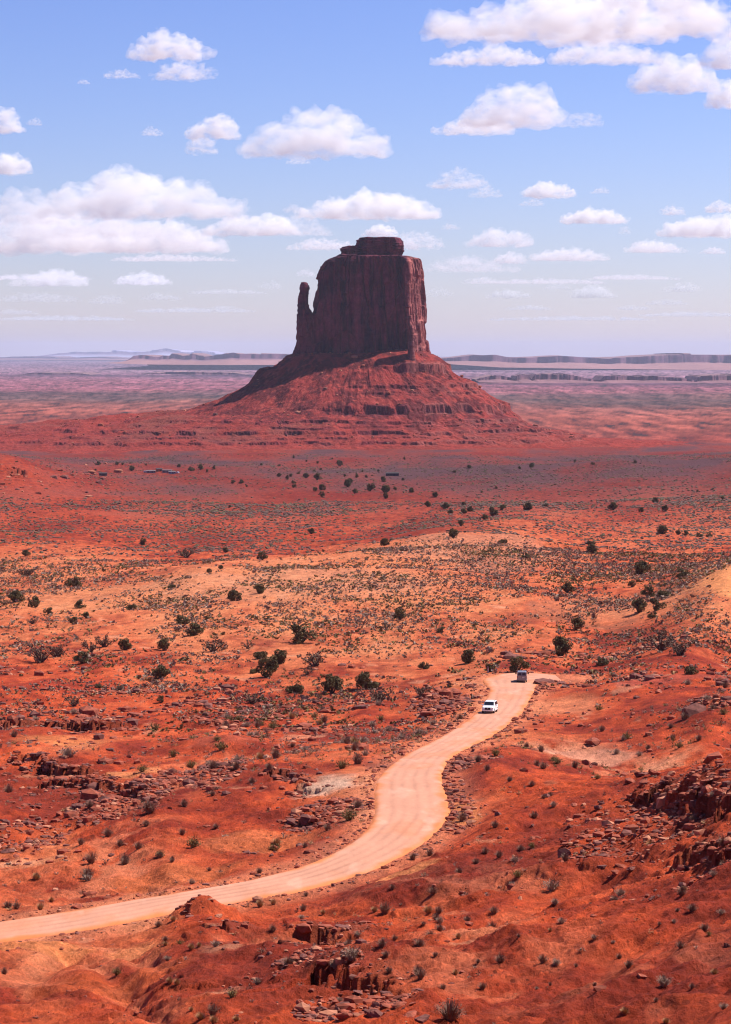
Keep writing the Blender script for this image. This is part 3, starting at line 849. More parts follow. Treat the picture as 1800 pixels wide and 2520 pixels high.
def make_talus():
    na, nr = 1000, 460
    th = np.linspace(0, 2 * np.pi, na, endpoint=False)
    th = th + 0.55 * np.sin(th - math.pi / 2 - math.pi) * 0.0
    t = np.linspace(0, 1, nr)
    # distance beyond the foot of the cliff
    q = -34 + 700 * t ** 1.35
    ca, sa = np.cos(th)[None], np.sin(th)[None]
    ex, ey = 97.0, 66.0
    r0 = ((np.abs(ca) / ex) ** 3 + (np.abs(sa) / ey) ** 3) ** (-1 / 3)
    left = np.clip(-ca, 0, 1) ** 1.3
    right = np.clip(ca, 0, 1)
    R = r0 + q[:, None]
    cxs = (887 - CX) * BS
    X = cxs + R * ca; Y = BY + R * sa
    Q = np.maximum(q[:, None] + 0 * X, 0)
    wq = Q * (1 + 0.10 * fbm2(X, Y, 120, 3, seed=41)) + 5 * fbm2(X, Y, 45, 3, seed=42)
    wq = np.maximum(wq, 0)
    k_r = [0, 12, 60, 110, 166, 208, 268, 420, 800]
    k_z = [6, 0, -40, -76, -110, -122, -133, -142, -152]      # right and front
    l_r = [0, 12, 60, 112, 165, 300, 450, 600, 800]
    l_z = [2, -3, -44, -70, -84, -97, -109, -128, -160]      # the long apron on the left
    f_r = [0, 12, 55, 100, 140, 180, 240, 330, 480, 800]
    f_z = [1, -4, -32, -60, -84, -100, -118, -136, -150, -165]
    zr = np.interp(wq, k_r, k_z); zl = np.interp(wq, l_r, l_z); zf = np.interp(wq, f_r, f_z)
    front = np.clip(-sa, 0, 1) ** 1.2 + 0 * X
    wl = left + 0 * X; wr = right ** 1.3 + 0 * X
    Z = (zr * wr + zl * wl + zf * front + zr * np.clip(sa, 0, 1)) / (wr + wl + front + np.clip(sa, 0, 1))
    # the foot of the cliff is lower on the shaded left side, a heap of blocks climbs on the right
    Z += 5 * np.exp(-((X - cxs - 62) / 40) ** 2) * np.exp(-(Q / 30) ** 2) * np.clip(-sa, 0, 1)
    Z += 9 * np.exp(-((X - (805 - CX) * BS) / 16) ** 2) * np.exp(-((Q - 26) / 16) ** 2) * np.clip(-sa, 0, 1)
    # knobs on the left skyline
    Z += 13 * np.exp(-((X - (650 - CX) * BS) / 12) ** 2 - ((Y - BY + 14) / 26) ** 2) + 9 * np.exp(-((X - (632 - CX) * BS) / 9) ** 2 - ((Y - BY + 14) / 26) ** 2)
    # gullies run straight down
    gl = ridge2(th[None] * 8 + .35 * fbm2(X, Y, 70, 3, seed=40), Q / 130 + 0 * X, 1.0, 4, seed=43)
    Z += sstep(10, 60, Q) * (1.9 * (gl - .6)) * (1 - 0.5 * sstep(200, 420, Q))
    Z += sstep(4, 30, Q) * (2.6 * fbm2(X, Y, 60, 4, seed=44) + 1.1 * np.abs(fbm2(X, Y, 9, 3, seed=45)))
    ring = np.zeros_like(X)
    # bedrock benches (photo y at the front, step in metres, where it shows)
    LH = 1.45
    LEDGES = [(906, 9, .35, 1.0), (952, 5, .15, .8), (969, 4, .1, .55), (1010, 8.5, -.25, .9), (1043, 3.5, -1, .7), (1056, 3.0, -1, .6), (1070, 4.0, -1, .8), (1083, 3, -1, .6), (1094, 4, -1, .6)]
    for i, (py, h, xs, pw) in enumerate(LEDGES):
        zl_ = (py - HOR) / F * -(BY - 60 - (py - 870) * 1.5)
        nz = fbm2(X, Y, 70, 3, seed=50 + i)
        zc = Z - zl_ - 2.2 * fbm2(X, Y, 110, 3, seed=70 + i) - 0.9 * fbm2(X, Y, 16, 3, seed=90 + i)
        h = h * LH; wd = h * 1.5
        st = pw * sstep(xs - .25, xs + .25, ca + 0.35 * nz + 0 * X) * (0.25 + 0.75 * sstep(-.2, .2, fbm2(X, Y, 30, 4, seed=110 + i)))
        a = np.clip(zc / wd, -1, 1)
        off = np.where(a > 0, 1 - a, -(1 + a)) * (np.abs(a) < 1)
        sm = sstep(-.06, .06, a) * 2 - 1
        off = sm * (1 - np.abs(a))
        Z = Z + 0.5 * h * st * off
        ring = np.maximum(ring, st * np.exp(-(a / .22) ** 2))
    # below the ground at its rim
    Z -= 60 * sstep(520, 690, Q)
    v = np.stack([X, Y, Z], -1).reshape(-1, 3)
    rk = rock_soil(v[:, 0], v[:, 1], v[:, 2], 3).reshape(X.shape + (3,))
    c1 = np.array([0.29, 0.040, 0.031]); c2 = np.array([0.13, 0.020, 0.020]); c3 = np.array([0.42, 0.085, 0.06])
    n1 = fbm2(X, Y, 34, 4, seed=130); n2 = fbm2(X, Y, 8, 3, seed=131); n3 = fbm2(X, Y, 120, 3, seed=132)
    col = c2 + (c1 - c2) * sstep(-.4, .4, n1 + .5 * n2)[..., None]
    col = col + (c3 - col) * (sstep(.2, .8, n2 + .4 * n3) * 0.6)[..., None]
    col = col + (np.array([0.33, 0.045, 0.026]) - col) * (sstep(150, 260, Q) * 0.6)[..., None]
    gv = sstep(.0, .5, n3 + .5 * n1) * sstep(.1, .5, left + 0 * X + .25 * (X < cxs - 40)) * sstep(110, 170, Q) * (1 - sstep(330, 480, Q))
    gv = np.maximum(gv, 0.45 * sstep(.25, .6, n3 + .3 * n2) * sstep(120, 200, Q))
    col = col + (np.array([0.17, 0.062, 0.045]) - col) * (gv * .5)[..., None]
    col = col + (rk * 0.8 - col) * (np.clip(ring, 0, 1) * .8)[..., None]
    o = link('scree_slope', np_mesh('scree_slope', v, grid_faces(nr, na, True), False, np.clip(col, .01, .9).reshape(-1, 3)), M_talus, butte)
    return X, Y, Z
tX, tY, tZ = make_talus()

# ------------------------------------------------------------------ far cliffs on the skyline
M_mesa = soil_mat('far_mesa_rock', fine=0.012, stone=0.05, bump=0.3, dist=8, grain=1.0)
def far_cliffs(name, D, prof, depth, foot_y, seed, label_kind='structure', cliff=.55, tops=(.48, .30, .23), slope=(.52, .30, .21), nx=700, rough=1.0):
    """a run of mesas: prof = rows of (photo x, photo y of the rim); foot_y = photo y of the toe"""
    prof = np.array(prof, float)
    s = D / F
    px = np.linspace(prof[0, 0], prof[-1, 0], nx)
    top = np.interp(px, prof[:, 0], prof[:, 1])
    ztop = (HOR - top) * s
    foot = np.interp(px, *zip(*foot_y)) if isinstance(foot_y, list) else np.full(nx, float(foot_y))
    zfoot = (HOR - foot) * s * 1.02
    x0 = (px - CX) * s
    H = np.maximum(ztop - zfoot, 1)
    wig = 0.30 * depth * fbm2(x0, 0 * x0 + seed, depth * 1.6, 4, seed=seed) + 0.14 * depth * ridge2(x0, 0 * x0, depth * .5, 3, seed=seed + 1)
    rows = []
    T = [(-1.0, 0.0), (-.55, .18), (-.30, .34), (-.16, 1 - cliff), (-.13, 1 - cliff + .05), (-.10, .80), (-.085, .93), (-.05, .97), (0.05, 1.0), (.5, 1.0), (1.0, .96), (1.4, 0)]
    for j, (a, b) in enumerate(T):
        st = {-.16: -.42, -.13: -.34, -.10: -.16, -.085: -.07, -.05: .0}.get(a)
        Yr = (D + depth * a if st is None else D - .06 * depth + H * st) + wig * (1 if a > -.9 else .3) + 0.05 * depth * fbm2(x0, 0 * x0 + (j if a < -.2 else 3), depth * .12, 3, seed=seed + 5)
        e = H * b
        if 0 < b < .95:
            e = e * (1 + 0.18 * rough * fbm2(x0, 0 * x0 + j * 7.7, depth * .3, 3, seed=seed + 7))
        if b >= .95:
            e = e * (1 + 0.20 * rough * np.round(2 * fbm2(x0, 0 * x0 + 3, depth * .35, 3, seed=seed + 9)) / 2)
        rows.append(np.stack([x0, Yr, zfoot - (2 if j in (0,) else 0) + e - (60 if j == len(T) - 1 else 0)], -1))
    V = np.array(rows)
    cc = np.zeros(V.shape)
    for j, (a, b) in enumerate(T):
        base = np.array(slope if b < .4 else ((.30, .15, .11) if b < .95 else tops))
        cc[j] = base * (np.array([.56, .48, .62]) if b < .4 else (np.array([.42, .38, .78]) if b < .95 else np.array([.5, .45, .6]))) * (1 + 0.28 * fbm2(x0, 0 * x0 + j * 3.1, depth * .5, 4, seed=seed + 11))[:, None]  # cliff faces tinted blue: haze and shade put into the rock colour
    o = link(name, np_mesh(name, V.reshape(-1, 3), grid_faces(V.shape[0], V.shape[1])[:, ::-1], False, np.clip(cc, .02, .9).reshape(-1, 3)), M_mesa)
    return tag(o, kind='structure')

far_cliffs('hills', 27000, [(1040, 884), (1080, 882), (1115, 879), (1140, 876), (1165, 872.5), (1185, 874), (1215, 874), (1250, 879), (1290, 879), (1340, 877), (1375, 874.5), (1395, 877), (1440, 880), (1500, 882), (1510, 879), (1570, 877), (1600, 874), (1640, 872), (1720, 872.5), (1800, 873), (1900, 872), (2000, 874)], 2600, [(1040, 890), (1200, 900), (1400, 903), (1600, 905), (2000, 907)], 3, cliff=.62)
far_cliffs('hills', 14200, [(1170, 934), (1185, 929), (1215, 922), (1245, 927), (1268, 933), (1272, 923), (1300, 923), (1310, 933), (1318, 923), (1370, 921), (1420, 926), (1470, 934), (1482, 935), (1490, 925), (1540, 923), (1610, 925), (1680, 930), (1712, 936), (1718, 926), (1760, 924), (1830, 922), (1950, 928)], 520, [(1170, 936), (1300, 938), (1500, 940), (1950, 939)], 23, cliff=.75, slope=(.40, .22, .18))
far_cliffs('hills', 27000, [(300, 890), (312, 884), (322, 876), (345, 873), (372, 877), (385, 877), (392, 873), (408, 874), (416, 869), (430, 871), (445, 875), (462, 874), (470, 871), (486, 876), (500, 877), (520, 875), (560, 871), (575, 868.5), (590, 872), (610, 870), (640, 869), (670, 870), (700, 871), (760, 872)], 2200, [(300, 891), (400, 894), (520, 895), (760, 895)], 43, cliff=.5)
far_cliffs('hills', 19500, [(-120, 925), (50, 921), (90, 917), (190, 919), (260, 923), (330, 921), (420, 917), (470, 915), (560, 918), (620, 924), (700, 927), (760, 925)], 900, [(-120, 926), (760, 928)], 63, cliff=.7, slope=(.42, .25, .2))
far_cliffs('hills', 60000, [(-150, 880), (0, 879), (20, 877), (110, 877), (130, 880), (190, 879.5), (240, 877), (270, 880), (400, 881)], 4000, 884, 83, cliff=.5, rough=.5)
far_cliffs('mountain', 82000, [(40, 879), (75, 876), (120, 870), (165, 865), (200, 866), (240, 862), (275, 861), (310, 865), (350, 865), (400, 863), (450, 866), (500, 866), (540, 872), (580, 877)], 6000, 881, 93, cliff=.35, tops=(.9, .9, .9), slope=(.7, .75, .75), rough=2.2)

# ------------------------------------------------------------------ clouds
def cloud_mat(name, dens, hei, full, seed):
    """vapour that thins out in billows towards the edge of each cloud"""
    m = bpy.data.materials.new(name)
    m.use_nodes = True
    t = m.node_tree
    t.nodes.clear()
    o = t.nodes.new('ShaderNodeOutputMaterial')
    v = t.nodes.new('ShaderNodeVolumePrincipled')
    v.inputs['Color'].default_value = (1, 1, 1, 1)
    v.inputs['Anisotropy'].default_value = 0.0
    tc = N(t, 'ShaderNodeTexCoord')
    mp = N(t, 'ShaderNodeMapping')
    mp.inputs['Scale'].default_value = (1.9 / hei, 1.4 / hei, 3.6 / hei)
    mp.inputs['Location'].default_value = (seed * 3.7, seed * 1.3, 0)
    t.links.new(tc.outputs['Object'], mp.inputs[0])
    nz = N(t, 'ShaderNodeTexNoise'); nz.inputs['Scale'].default_value = 1.0; nz.inputs['Detail'].default_value = 6; nz.inputs['Roughness'].default_value = .68
    t.links.new(mp.outputs[0], nz.inputs['Vector'])
    mr = N(t, 'ShaderNodeMapRange'); mr.inputs[1].default_value = .39 if full > .6 else .44; mr.inputs[2].default_value = .74; mr.inputs[3].default_value = 0; mr.inputs[4].default_value = dens
    t.links.new(nz.outputs['Fac'], mr.inputs[0])
    t.links.new(mr.outputs[0], v.inputs['Density'])
    t.links.new(v.outputs[0], o.inputs['Volume'])
    m.cycles.volume_step_rate = 0.3
    return m

CLOUDS = [  # photo: centre x, base y, width, height, fullness, label
 (1440, 108, 800, 118, 1.0, 'longest flat-bottomed white cloud, filling the top of the sky above the butte’s right side'),
 (1196, 170, 270, 48, .7, 'flat white cloud lying under the left half of the longest cloud at the top'),
 (1490, 168, 285, 60, .7, 'white cloud with a pointed right end just below the longest cloud at the top'),
 (1660, 238, 210, 92, .8, 'slanting white cloud below the right end of the longest top cloud'),
 (1785, 180, 130, 85, .8, 'puffy white cloud cut by the right edge, joined to the slanting cloud'),
 (1785, 275, 85, 75, .9, 'small round white cloud cut by the right edge under the slanting cloud'),
 (1250, 325, 270, 108, 1.0, 'dome-shaped bright white cloud high over the right of the butte'),
 (1170, 338, 200, 46, .7, 'thin white shelf of cloud under the left of the dome-shaped cloud'),
 (1428, 318, 100, 40, .45, 'small wispy cloud right of the dome-shaped cloud'),
 (425, 158, 200, 72, .85, 'ragged white cloud alone high on the left of the sky'),
 (455, 205, 150, 50, .6, 'thin torn cloud hanging just under the ragged cloud high on the left'),
 (305, 200, 92, 22, .35, 'small flat wisp left of the ragged high cloud'),
 (212, 214, 32, 12, .3, 'tiniest flat wisp, farthest left of the ragged high cloud'),
 (20, 335, 80, 64, .9, 'small rounded cloud cut by the left edge high in the sky'),
 (90, 315, 36, 20, .3, 'faint puff beside the small rounded cloud at the left edge'),
 (25, 436, 115, 55, .8, 'small white cloud cut by the left edge above the big bank'),
 (380, 340, 52, 22, .3, 'faint single puff left of the hooked cloud'),
 (525, 350, 130, 62, .85, 'hooked white cloud with a tail hanging down, left of the butte'),
 (497, 386, 68, 50, .6, 'hanging tail of cloud under the hooked cloud'),
 (770, 398, 350, 118, 1.0, 'large bright puffy cloud straight above the butte’s left side'),
 (735, 408, 60, 16, .4, 'little scrap under the large puffy cloud above the butte'),
 (340, 545, 520, 120, 1.0, 'domed top of the big cloud bank on the left'),
 (90, 632, 330, 120, .9, 'left end of the big cloud bank, cut by the left edge'),
 (330, 628, 480, 90, .9, 'layered bottom of the big cloud bank on the left'),
 (620, 585, 230, 62, .8, 'right arm of the big cloud bank reaching towards the butte'),
 (910, 545, 350, 72, .8, 'long white cloud behind and above the butte’s cap'),
 (800, 618, 180, 30, .6, 'flat cloud touching the left of the butte’s cap'),
 (940, 586, 85, 32, .9, 'bright puff peeping over the butte’s cap'),
 (1020, 618, 130, 46, .6, 'flat grey cloud just right of the butte’s cap'),
 (720, 528, 38, 24, .5, 'tiny puff between the big bank and the butte'),
 (1130, 470, 150, 48, .55, 'peaked thin cloud upper right of the butte'),
 (1195, 490, 82, 26, .5, 'small flat cloud just right of the peaked thin cloud'),
 (1350, 492, 135, 42, .85, 'small dome cloud with a flat base right of the butte'),
 (1305, 510, 62, 18, .4, 'wisp under the small dome cloud'),
 (1475, 480, 48, 16, .3, 'faint wisp right of the small dome cloud'),
 (1460, 555, 170, 42, .85, 'flat-based pointed cloud in the middle of the right sky'),
 (1655, 533, 60, 26, .6, 'small puff near the right, above the wide cloud at the edge'),
 (1765, 527, 72, 32, .7, 'small puff close to the right edge above the wide cloud'),
 (1745, 588, 250, 56, .85, 'wide cloud cut by the right edge at middle height'),
 (1108, 568, 45, 16, .4, 'tiny flat scrap right above the butte'),
 (1230, 612, 170, 50, .7, 'mid-sized pale cloud right of the butte’s cap'),
 (1538, 580, 22, 22, .3, 'tiny upright scrap left of the wide edge cloud'),
 (1610, 625, 150, 32, .75, 'long flat cloud low on the right'),
 (1400, 645, 200, 34, .7, 'long low cloud with a lumpy top right of the butte'),
 (1255, 652, 85, 32, .75, 'small bright lump on the low pale cloud right of the butte'),
 (1155, 673, 240, 42, .45, 'low pale sheet of cloud beside the butte’s upper wall'),
 (1750, 627, 62, 18, .6, 'small flat cloud low at the right edge'),
 (120, 708, 200, 44, .75, 'low lumpy cloud on the left over the far plain'),
 (352, 704, 135, 36, .75, 'low lumpy cloud left of the butte’s spire'),
 (755, 682, 50, 20, .5, 'tiny low puff just left of the butte’s wall'),
 (670, 714, 55, 22, .5, 'tiny low puff above the butte’s spire'),
 (1250, 736, 110, 24, .6, 'low flat cloud right of the butte near the horizon'),
 (1460, 736, 110, 34, .65, 'low lumpy cloud near the horizon on the right'),
 (1675, 720, 95, 24, .6, 'low cloud near the horizon close to the right edge'),
 (265, 750, 90, 26, .5, 'lowest puffy cloud on the left near the horizon'),
 (1640, 752, 110, 16, .4, 'lowest thin streak near the horizon on the right'),
 (100, 745, 200, 26, .35, 'thin low sheet of cloud at the left near the horizon'),
 (1080, 730, 70, 22, .45, 'small low cloud touching the butte’s right wall'),

 (230, 590, 420, 60, .55, 'grey middle layer of the big cloud bank on the left'),
 (560, 545, 130, 50, .5, 'right shoulder of the big cloud bank on the left'),
 (60, 560, 170, 90, .7, 'upper left end of the big cloud bank, cut by the left edge'),
 (720, 585, 200, 50, .5, 'thin veil joining the big cloud bank to the cloud above the butte'),
 (430, 645, 300, 18, .3, 'thin frayed streak along the foot of the big cloud bank'),
 (1330, 700, 330, 14, .22, 'faint thin streak right of the butte at the spire’s height'),
 (1560, 690, 230, 14, .22, 'faint thin streak low in the right sky'),
 (1700, 780, 260, 13, .2, 'faint streak just above the right skyline'),
 (1400, 790, 420, 13, .2, 'longest faint streak above the right skyline'),
 (480, 770, 300, 13, .2, 'faint streak above the left skyline beside the butte'),
 (170, 790, 330, 14, .2, 'faint streak above the left skyline'),
 (560, 725, 190, 13, .22, 'faint streak left of the spire'),
 (1300, 765, 120, 14, .4, 'tiny flat cloud close above the right skyline beside the butte'),
 (1560, 765, 90, 14, .4, 'tiny flat cloud above the middle of the right skyline'),
 (400, 740, 100, 18, .4, 'tiny low cloud above the left mesas'),
 (560, 765, 90, 14, .35, 'tiny low cloud beside the scree’s left skyline'),
 (1180, 700, 90, 18, .5, 'small flat cloud right of the butte’s upper wall'),
 (1370, 715, 70, 16, .45, 'small flat cloud between the two low lumpy right clouds'),
 (40, 775, 110, 16, .4, 'tiny low cloud at the left edge above the plain'),
 (100, 690, 260, 16, .25, 'faint veil behind the low lumpy left clouds'),
]
BASE_ALT = 2300.0
def make_cloud(i, cx, by, w, h, full, label):
    rng = np.random.default_rng(100 + i)
    D = BASE_ALT * F / (HOR - by)
    s = D / F                                    # metres per pixel there
    n = int(10 + 9 * math.sqrt(w / h) + 6 * full + (1.4 * w / h if w / h > 9 else 0))
    bm = bmesh.new()
    wid, hei = w * s, h * s
    ang = lambda: rng.uniform(0, 2 * math.pi)
    arch = rng.uniform(-.25, .25)
    for k in range(n):
        t = (k + .5) / n * 2 - 1 + rng.normal(0, .06)
        t = max(-1, min(1, t))
        env = (1 - abs(t - arch * (1 - t * t)) ** 2.2) ** .6 if abs(t - arch * (1 - t * t)) < 1 else 0.05
        env = max(env, .12) * rng.uniform(.65, 1.05)
        for q in range(2 if env > .4 else 1):
            r = hei * (0.22 + .24 * env) * rng.uniform(.75, 1.2) * (1 if q == 0 else .75)
            zc = (r * .75 if q == 0 else hei * env - r * .8)
            x = t * (wid / 2 - r * .9) + rng.normal(0, .2) * r
            y = rng.normal(0, .16) * wid * .5 * (.4 + env)
            st_ = min(2.2, 1.15 + .09 * w / h)
            m = Matrix.Translation((x, y, max(zc, r * .5))) @ Matrix.Diagonal((st_, st_, .80, 1))
            bmesh.ops.create_icosphere(bm, subdivisions=2, radius=r, matrix=m)
    me = bpy.data.meshes.new('cloud')
    bm.to_mesh(me); bm.free()
    o = link('cloud', me)
    o.location = ((cx - CX) * s, D, (HOR - by) * s)
    md = o.modifiers.new('join', 'REMESH')
    md.mode = 'VOXEL'
    md.voxel_size = max(hei / 26, wid / 230)
    o['label'] = label; o['category'] = 'cloud'; o['group'] = 'fair weather clouds'
    return o, s, wid, hei, full
cl = [make_cloud(i, *c) for i, c in enumerate(CLOUDS)]
def baked():
    dg = bpy.context.evaluated_depsgraph_get()
    for o, s, wid, hei, full in cl:
        me = bpy.data.meshes.new_from_object(o.evaluated_get(dg))
        old = o.data
        o.modifiers.clear()
        o.data = me
        bpy.data.meshes.remove(old)
baked()
for i, (o, s, wid, hei, full) in enumerate(cl):
    me = o.data
    nv = len(me.vertices)
    co = np.empty(nv * 3, np.float32); me.vertices.foreach_get('co', co); co = co.reshape(-1, 3).astype(float)
    no = np.empty(nv * 3, np.float32); me.vertices.foreach_get('normal', no); no = no.reshape(-1, 3)
    x, y, z = co.T
    amp = hei * (0.24 if full > .6 else .30)
    d = amp * fbm3(x + i * 999, y, z, hei * .42, 5, gain=.58, seed=i % 7)
    co += no * d[:, None]
    zf = co[:, 2]
    co[:, 2] = np.where(zf < hei * .12, hei * .12 + (zf - hei * .12) * .45, zf)
    me.vertices.foreach_set('co', co.astype(np.float32).ravel())
    me.update()
    md = o.modifiers.new('join', 'REMESH'); md.mode = 'VOXEL'; md.voxel_size = max(hei / 30, wid / 260)
baked()
for i, (o, s, wid, hei, full) in enumerate(cl):
    me = o.data
    me.polygons.foreach_set('use_smooth', np.ones(len(me.polygons), bool))
    mfp = hei * (0.13 if full > .75 else (.22 if full > .5 else .45))
    me.materials.clear(); me.materials.append(cloud_mat('cloud_vapour', 0.50 / mfp, hei, full, i))
    me.name = 'cloud'
# ------------------------------------------------------------------ rocks
M_rock = simple_mat('red_rock', (0.28, 0.064, 0.032), .9, .45, 1.6, .4, coord='Object')
M_rock2 = simple_mat('tan_rock', (0.44, 0.165, 0.09), .9, .35, 1.6, .4, coord='Object')
M_rock3 = simple_mat('dark_rock', (0.17, 0.055, 0.04), .9, .4, 1.6, .4, coord='Object')

def rock_verts(rng, sub, flat=1.0, ncut=11):
    bm = bmesh.new()
    bmesh.ops.create_icosphere(bm, subdivisions=sub, radius=1.0)
    V = np.array([v.co[:] for v in bm.verts]); Fc = np.array([[v.index for v in f.verts] for f in bm.faces])
    bm.free()
    for _ in range(ncut):
        n = rng.normal(size=3); n /= np.linalg.norm(n)
        d = rng.uniform(.42, .85)
        k = V @ n - d
        V = V - np.maximum(k, 0)[:, None] * n
    V = V + 0.04 * rng.normal(size=V.shape)
    V = V * np.array([rng.uniform(.8, 1.35), rng.uniform(.7, 1.1), rng.uniform(.55, .85) * flat])
    V /= np.abs(V[:, :2]).max()
    return V, Fc

ROCKS = []
for i in range(9):
    V, Fc = rock_verts(np.random.default_rng(200 + i), 3, (1, 1, .6)[i % 3])
    for k, m in enumerate((M_rock, M_rock2, M_rock3)):
        me = np_mesh('boulder', V, Fc, False); me.materials.append(m)
        ROCKS.append(me)
LOWROCKS = [rock_verts(np.random.default_rng(240 + i), 1, (1, 1, .6)[i % 3], 8) for i in range(8)]

LANDMARKS = [  # photo x, y, words
 (1203,1752,'the white car on the road'), (1285,1672,'the silver van on the road'), (1195,1660,'the head of the road’s last bend'),
 (905,1905,'the waist of the road'), (1000,1985,'the inside of the road’s wide bend'), (800,1925,'the bare tan pull-off left of the road'),
 (500,2205,'the rock-capped mound hiding the road edge'), (50,2260,'the road where it leaves the left edge'), (700,2190,'the lower sweep of the road'),
 (560,2310,'the black crack below the mound'), (790,2330,'the black ledge in the middle foreground'), (1108,2480,'the big brown bush at the bottom'),
 (860,2350,'the big grey bush in the middle foreground'), (1360,2160,'the grey bush with the dead log'), (1635,2420,'the grey bush low on the right'),
 (160,2370,'the forking dry gully at lower left'), (350,2490,'the dark gully at the bottom left'), (60,2090,'the slabs at the left edge'),
 (300,1980,'the dark boulder bank on the left'), (500,1890,'the tan slab field on the left'), (100,1790,'the black ledge at the left edge'),
 (528,1785,'the small dark overhang left of the road'), (1060,1745,'the outcrop beside the white car'), (1180,1860,'the lone bush right of the road bend'),
 (1415,1980,'the lone round boulder on the right slope'), (1600,1910,'the rocks topping the right ridge'), (1720,2010,'the long black ledge on the right'),
 (1740,2110,'the lower black ledge at the right edge'), (1500,2140,'the heap of rocks under the right ledge'), (1450,1860,'the pale wash on the right'),
 (1650,1770,'the brushy rise at the right edge'), (1640,1675,'the smooth red rise right of the van'), (1760,1430,'the bare orange dune on the right'),
 (660,1650,'the tallest juniper clump'), (740,1570,'the wide juniper on the dune'), (475,1545,'the twin junipers left of centre'),
 (1500,2350,'the open red slope at lower right'), (1250,2320,'the pale spill at lower centre'), (1790,2300,'the stony slope at the right edge'),
 (260,1170,'the round earth houses on the plain'), (965,1165,'the long dark shed on the plain'), (60,1150,'the red hill at the far left'),
 (720,1190,'the tree belt in the valley'), (1500,1650,'the brush behind the road crest'), (200,1580,'the straggly trees at the left'),
 (1300,1440,'the saddle right of the dune'), (900,2240,'the shelf below the road’s bend'), (1240,1600,'the trees behind the van'),
]
LMP = np.array([(l[0], l[1] * 1.6) for l in LANDMARKS])
ORD = ['nearest', 'second nearest', 'third nearest', 'fourth nearest', 'fifth nearest', 'sixth nearest', 'seventh nearest', 'eighth nearest', 'ninth nearest', 'tenth nearest',
       'eleventh nearest', 'twelfth nearest', 'thirteenth nearest', 'fourteenth nearest', 'fifteenth nearest', 'sixteenth nearest', 'seventeenth nearest', 'eighteenth nearest', 'nineteenth nearest', 'twentieth nearest',
       'twenty-first nearest', 'twenty-second nearest', 'twenty-third nearest', 'twenty-fourth nearest', 'twenty-fifth nearest', 'twenty-sixth nearest', 'twenty-seventh nearest', 'twenty-eighth nearest', 'twenty-ninth nearest', 'thirtieth nearest']
def label_by_landmark(items):
    """items: list of (object, phrase). each label = phrase + rank from the closest landmark"""
    buck = {}
    for o, ph in items:
        px, py = project(*o.location)
        d = np.hypot(LMP[:, 0] - px, LMP[:, 1] - py * 1.6)
        k = int(np.argmin(d))
        buck.setdefault((k, ph), []).append((float(d[k]), o))
    for (k, ph), L in buck.items():
        L.sort(key=lambda t: t[0])
        for i, (d, o) in enumerate(L):
            rank = ORD[i] if i < len(ORD) else 'last'
            o['label'] = (ph + ', ' + rank + ' to ' + LANDMARKS[k][2]) if len(L) > 1 else (ph + ' by ' + LANDMARKS[k][2])

def on_road(x, y, margin=0.3):
    d, z, w, s = road_info(np.atleast_1d(np.asarray(x, float)), np.atleast_1d(np.asarray(y, float)))
    return d < w + margin

boulders = []
def put_boulder(px, py, size_px, kind=None, rng=RNG):
    p = hit(px, py)
    if p[1] > 5000 or on_road(p[0], p[1], 0.1)[0]:
        return
    s = size_px * min(p[1], 340.0) / F / 2
    kind = rng.choice(3, p=[.64, .12, .24]) if kind is None else kind
    o = link('boulder', ROCKS[rng.integers(9) * 3 + kind])
    o.location = (p[0], p[1], float(ground_z(p[0], p[1])) + s * .18)
    o.scale = (s, s, s)
    o.rotation_euler = (rng.normal(0, .25), rng.normal(0, .25), rng.uniform(0, 6.28))
    o['category'] = 'boulder'
    boulders.append((o, ('rust-red boulder', 'pale tan boulder', 'dark brown boulder')[kind]))

for a in [(1415,1983,27,0),(1640,1958,38,1),(1660,1985,34,0),(1580,1990,30,0),(1700,2040,42,0),(1790,2075,44,1),(1610,2060,36,0),(1500,2060,34,0),(1545,2040,26,2),
          (1480,2005,32,0),(1475,1990,30,2),(1580,1910,40,2),(1612,1905,34,0),(1650,1912,30,1),(1530,2135,40,0),(1515,2150,34,0),(1555,2140,28,2),(1310,2065,24,0),(1325,2062,18,0),(1390,2074,22,0),
          (1445,2085,24,2),(1485,2100,20,0),(980,2478,64,0),(1012,2502,52,0),(930,2502,56,2),(955,2452,44,2),(1002,2456,38,0),(790,2490,46,2),(822,2466,42,0),(765,2508,48,2),(850,2502,46,0),(905,2470,46,0),(880,2445,40,2),(1040,2512,40,2),(740,2470,34,0),
          (1280,2212,20,1),(1605,2213,20,2),(1580,2405,26,0),(1790,2330,28,2),(520,2215,22,1),(535,2258,26,1),(515,2262,18,0),(455,2245,18,2),(45,1880,34,0),(60,1895,30,2),(85,1888,24,0),
          (20,2098,36,2),(40,2110,30,0),(12,2120,28,0),(530,1850,14,1),(1280,1740,14,2),(1415,1738,12,2),(170,2308,14,1),(110,2305,10,2),(50,2318,12,2),(190,2295,14,1)]:
    put_boulder(*a)
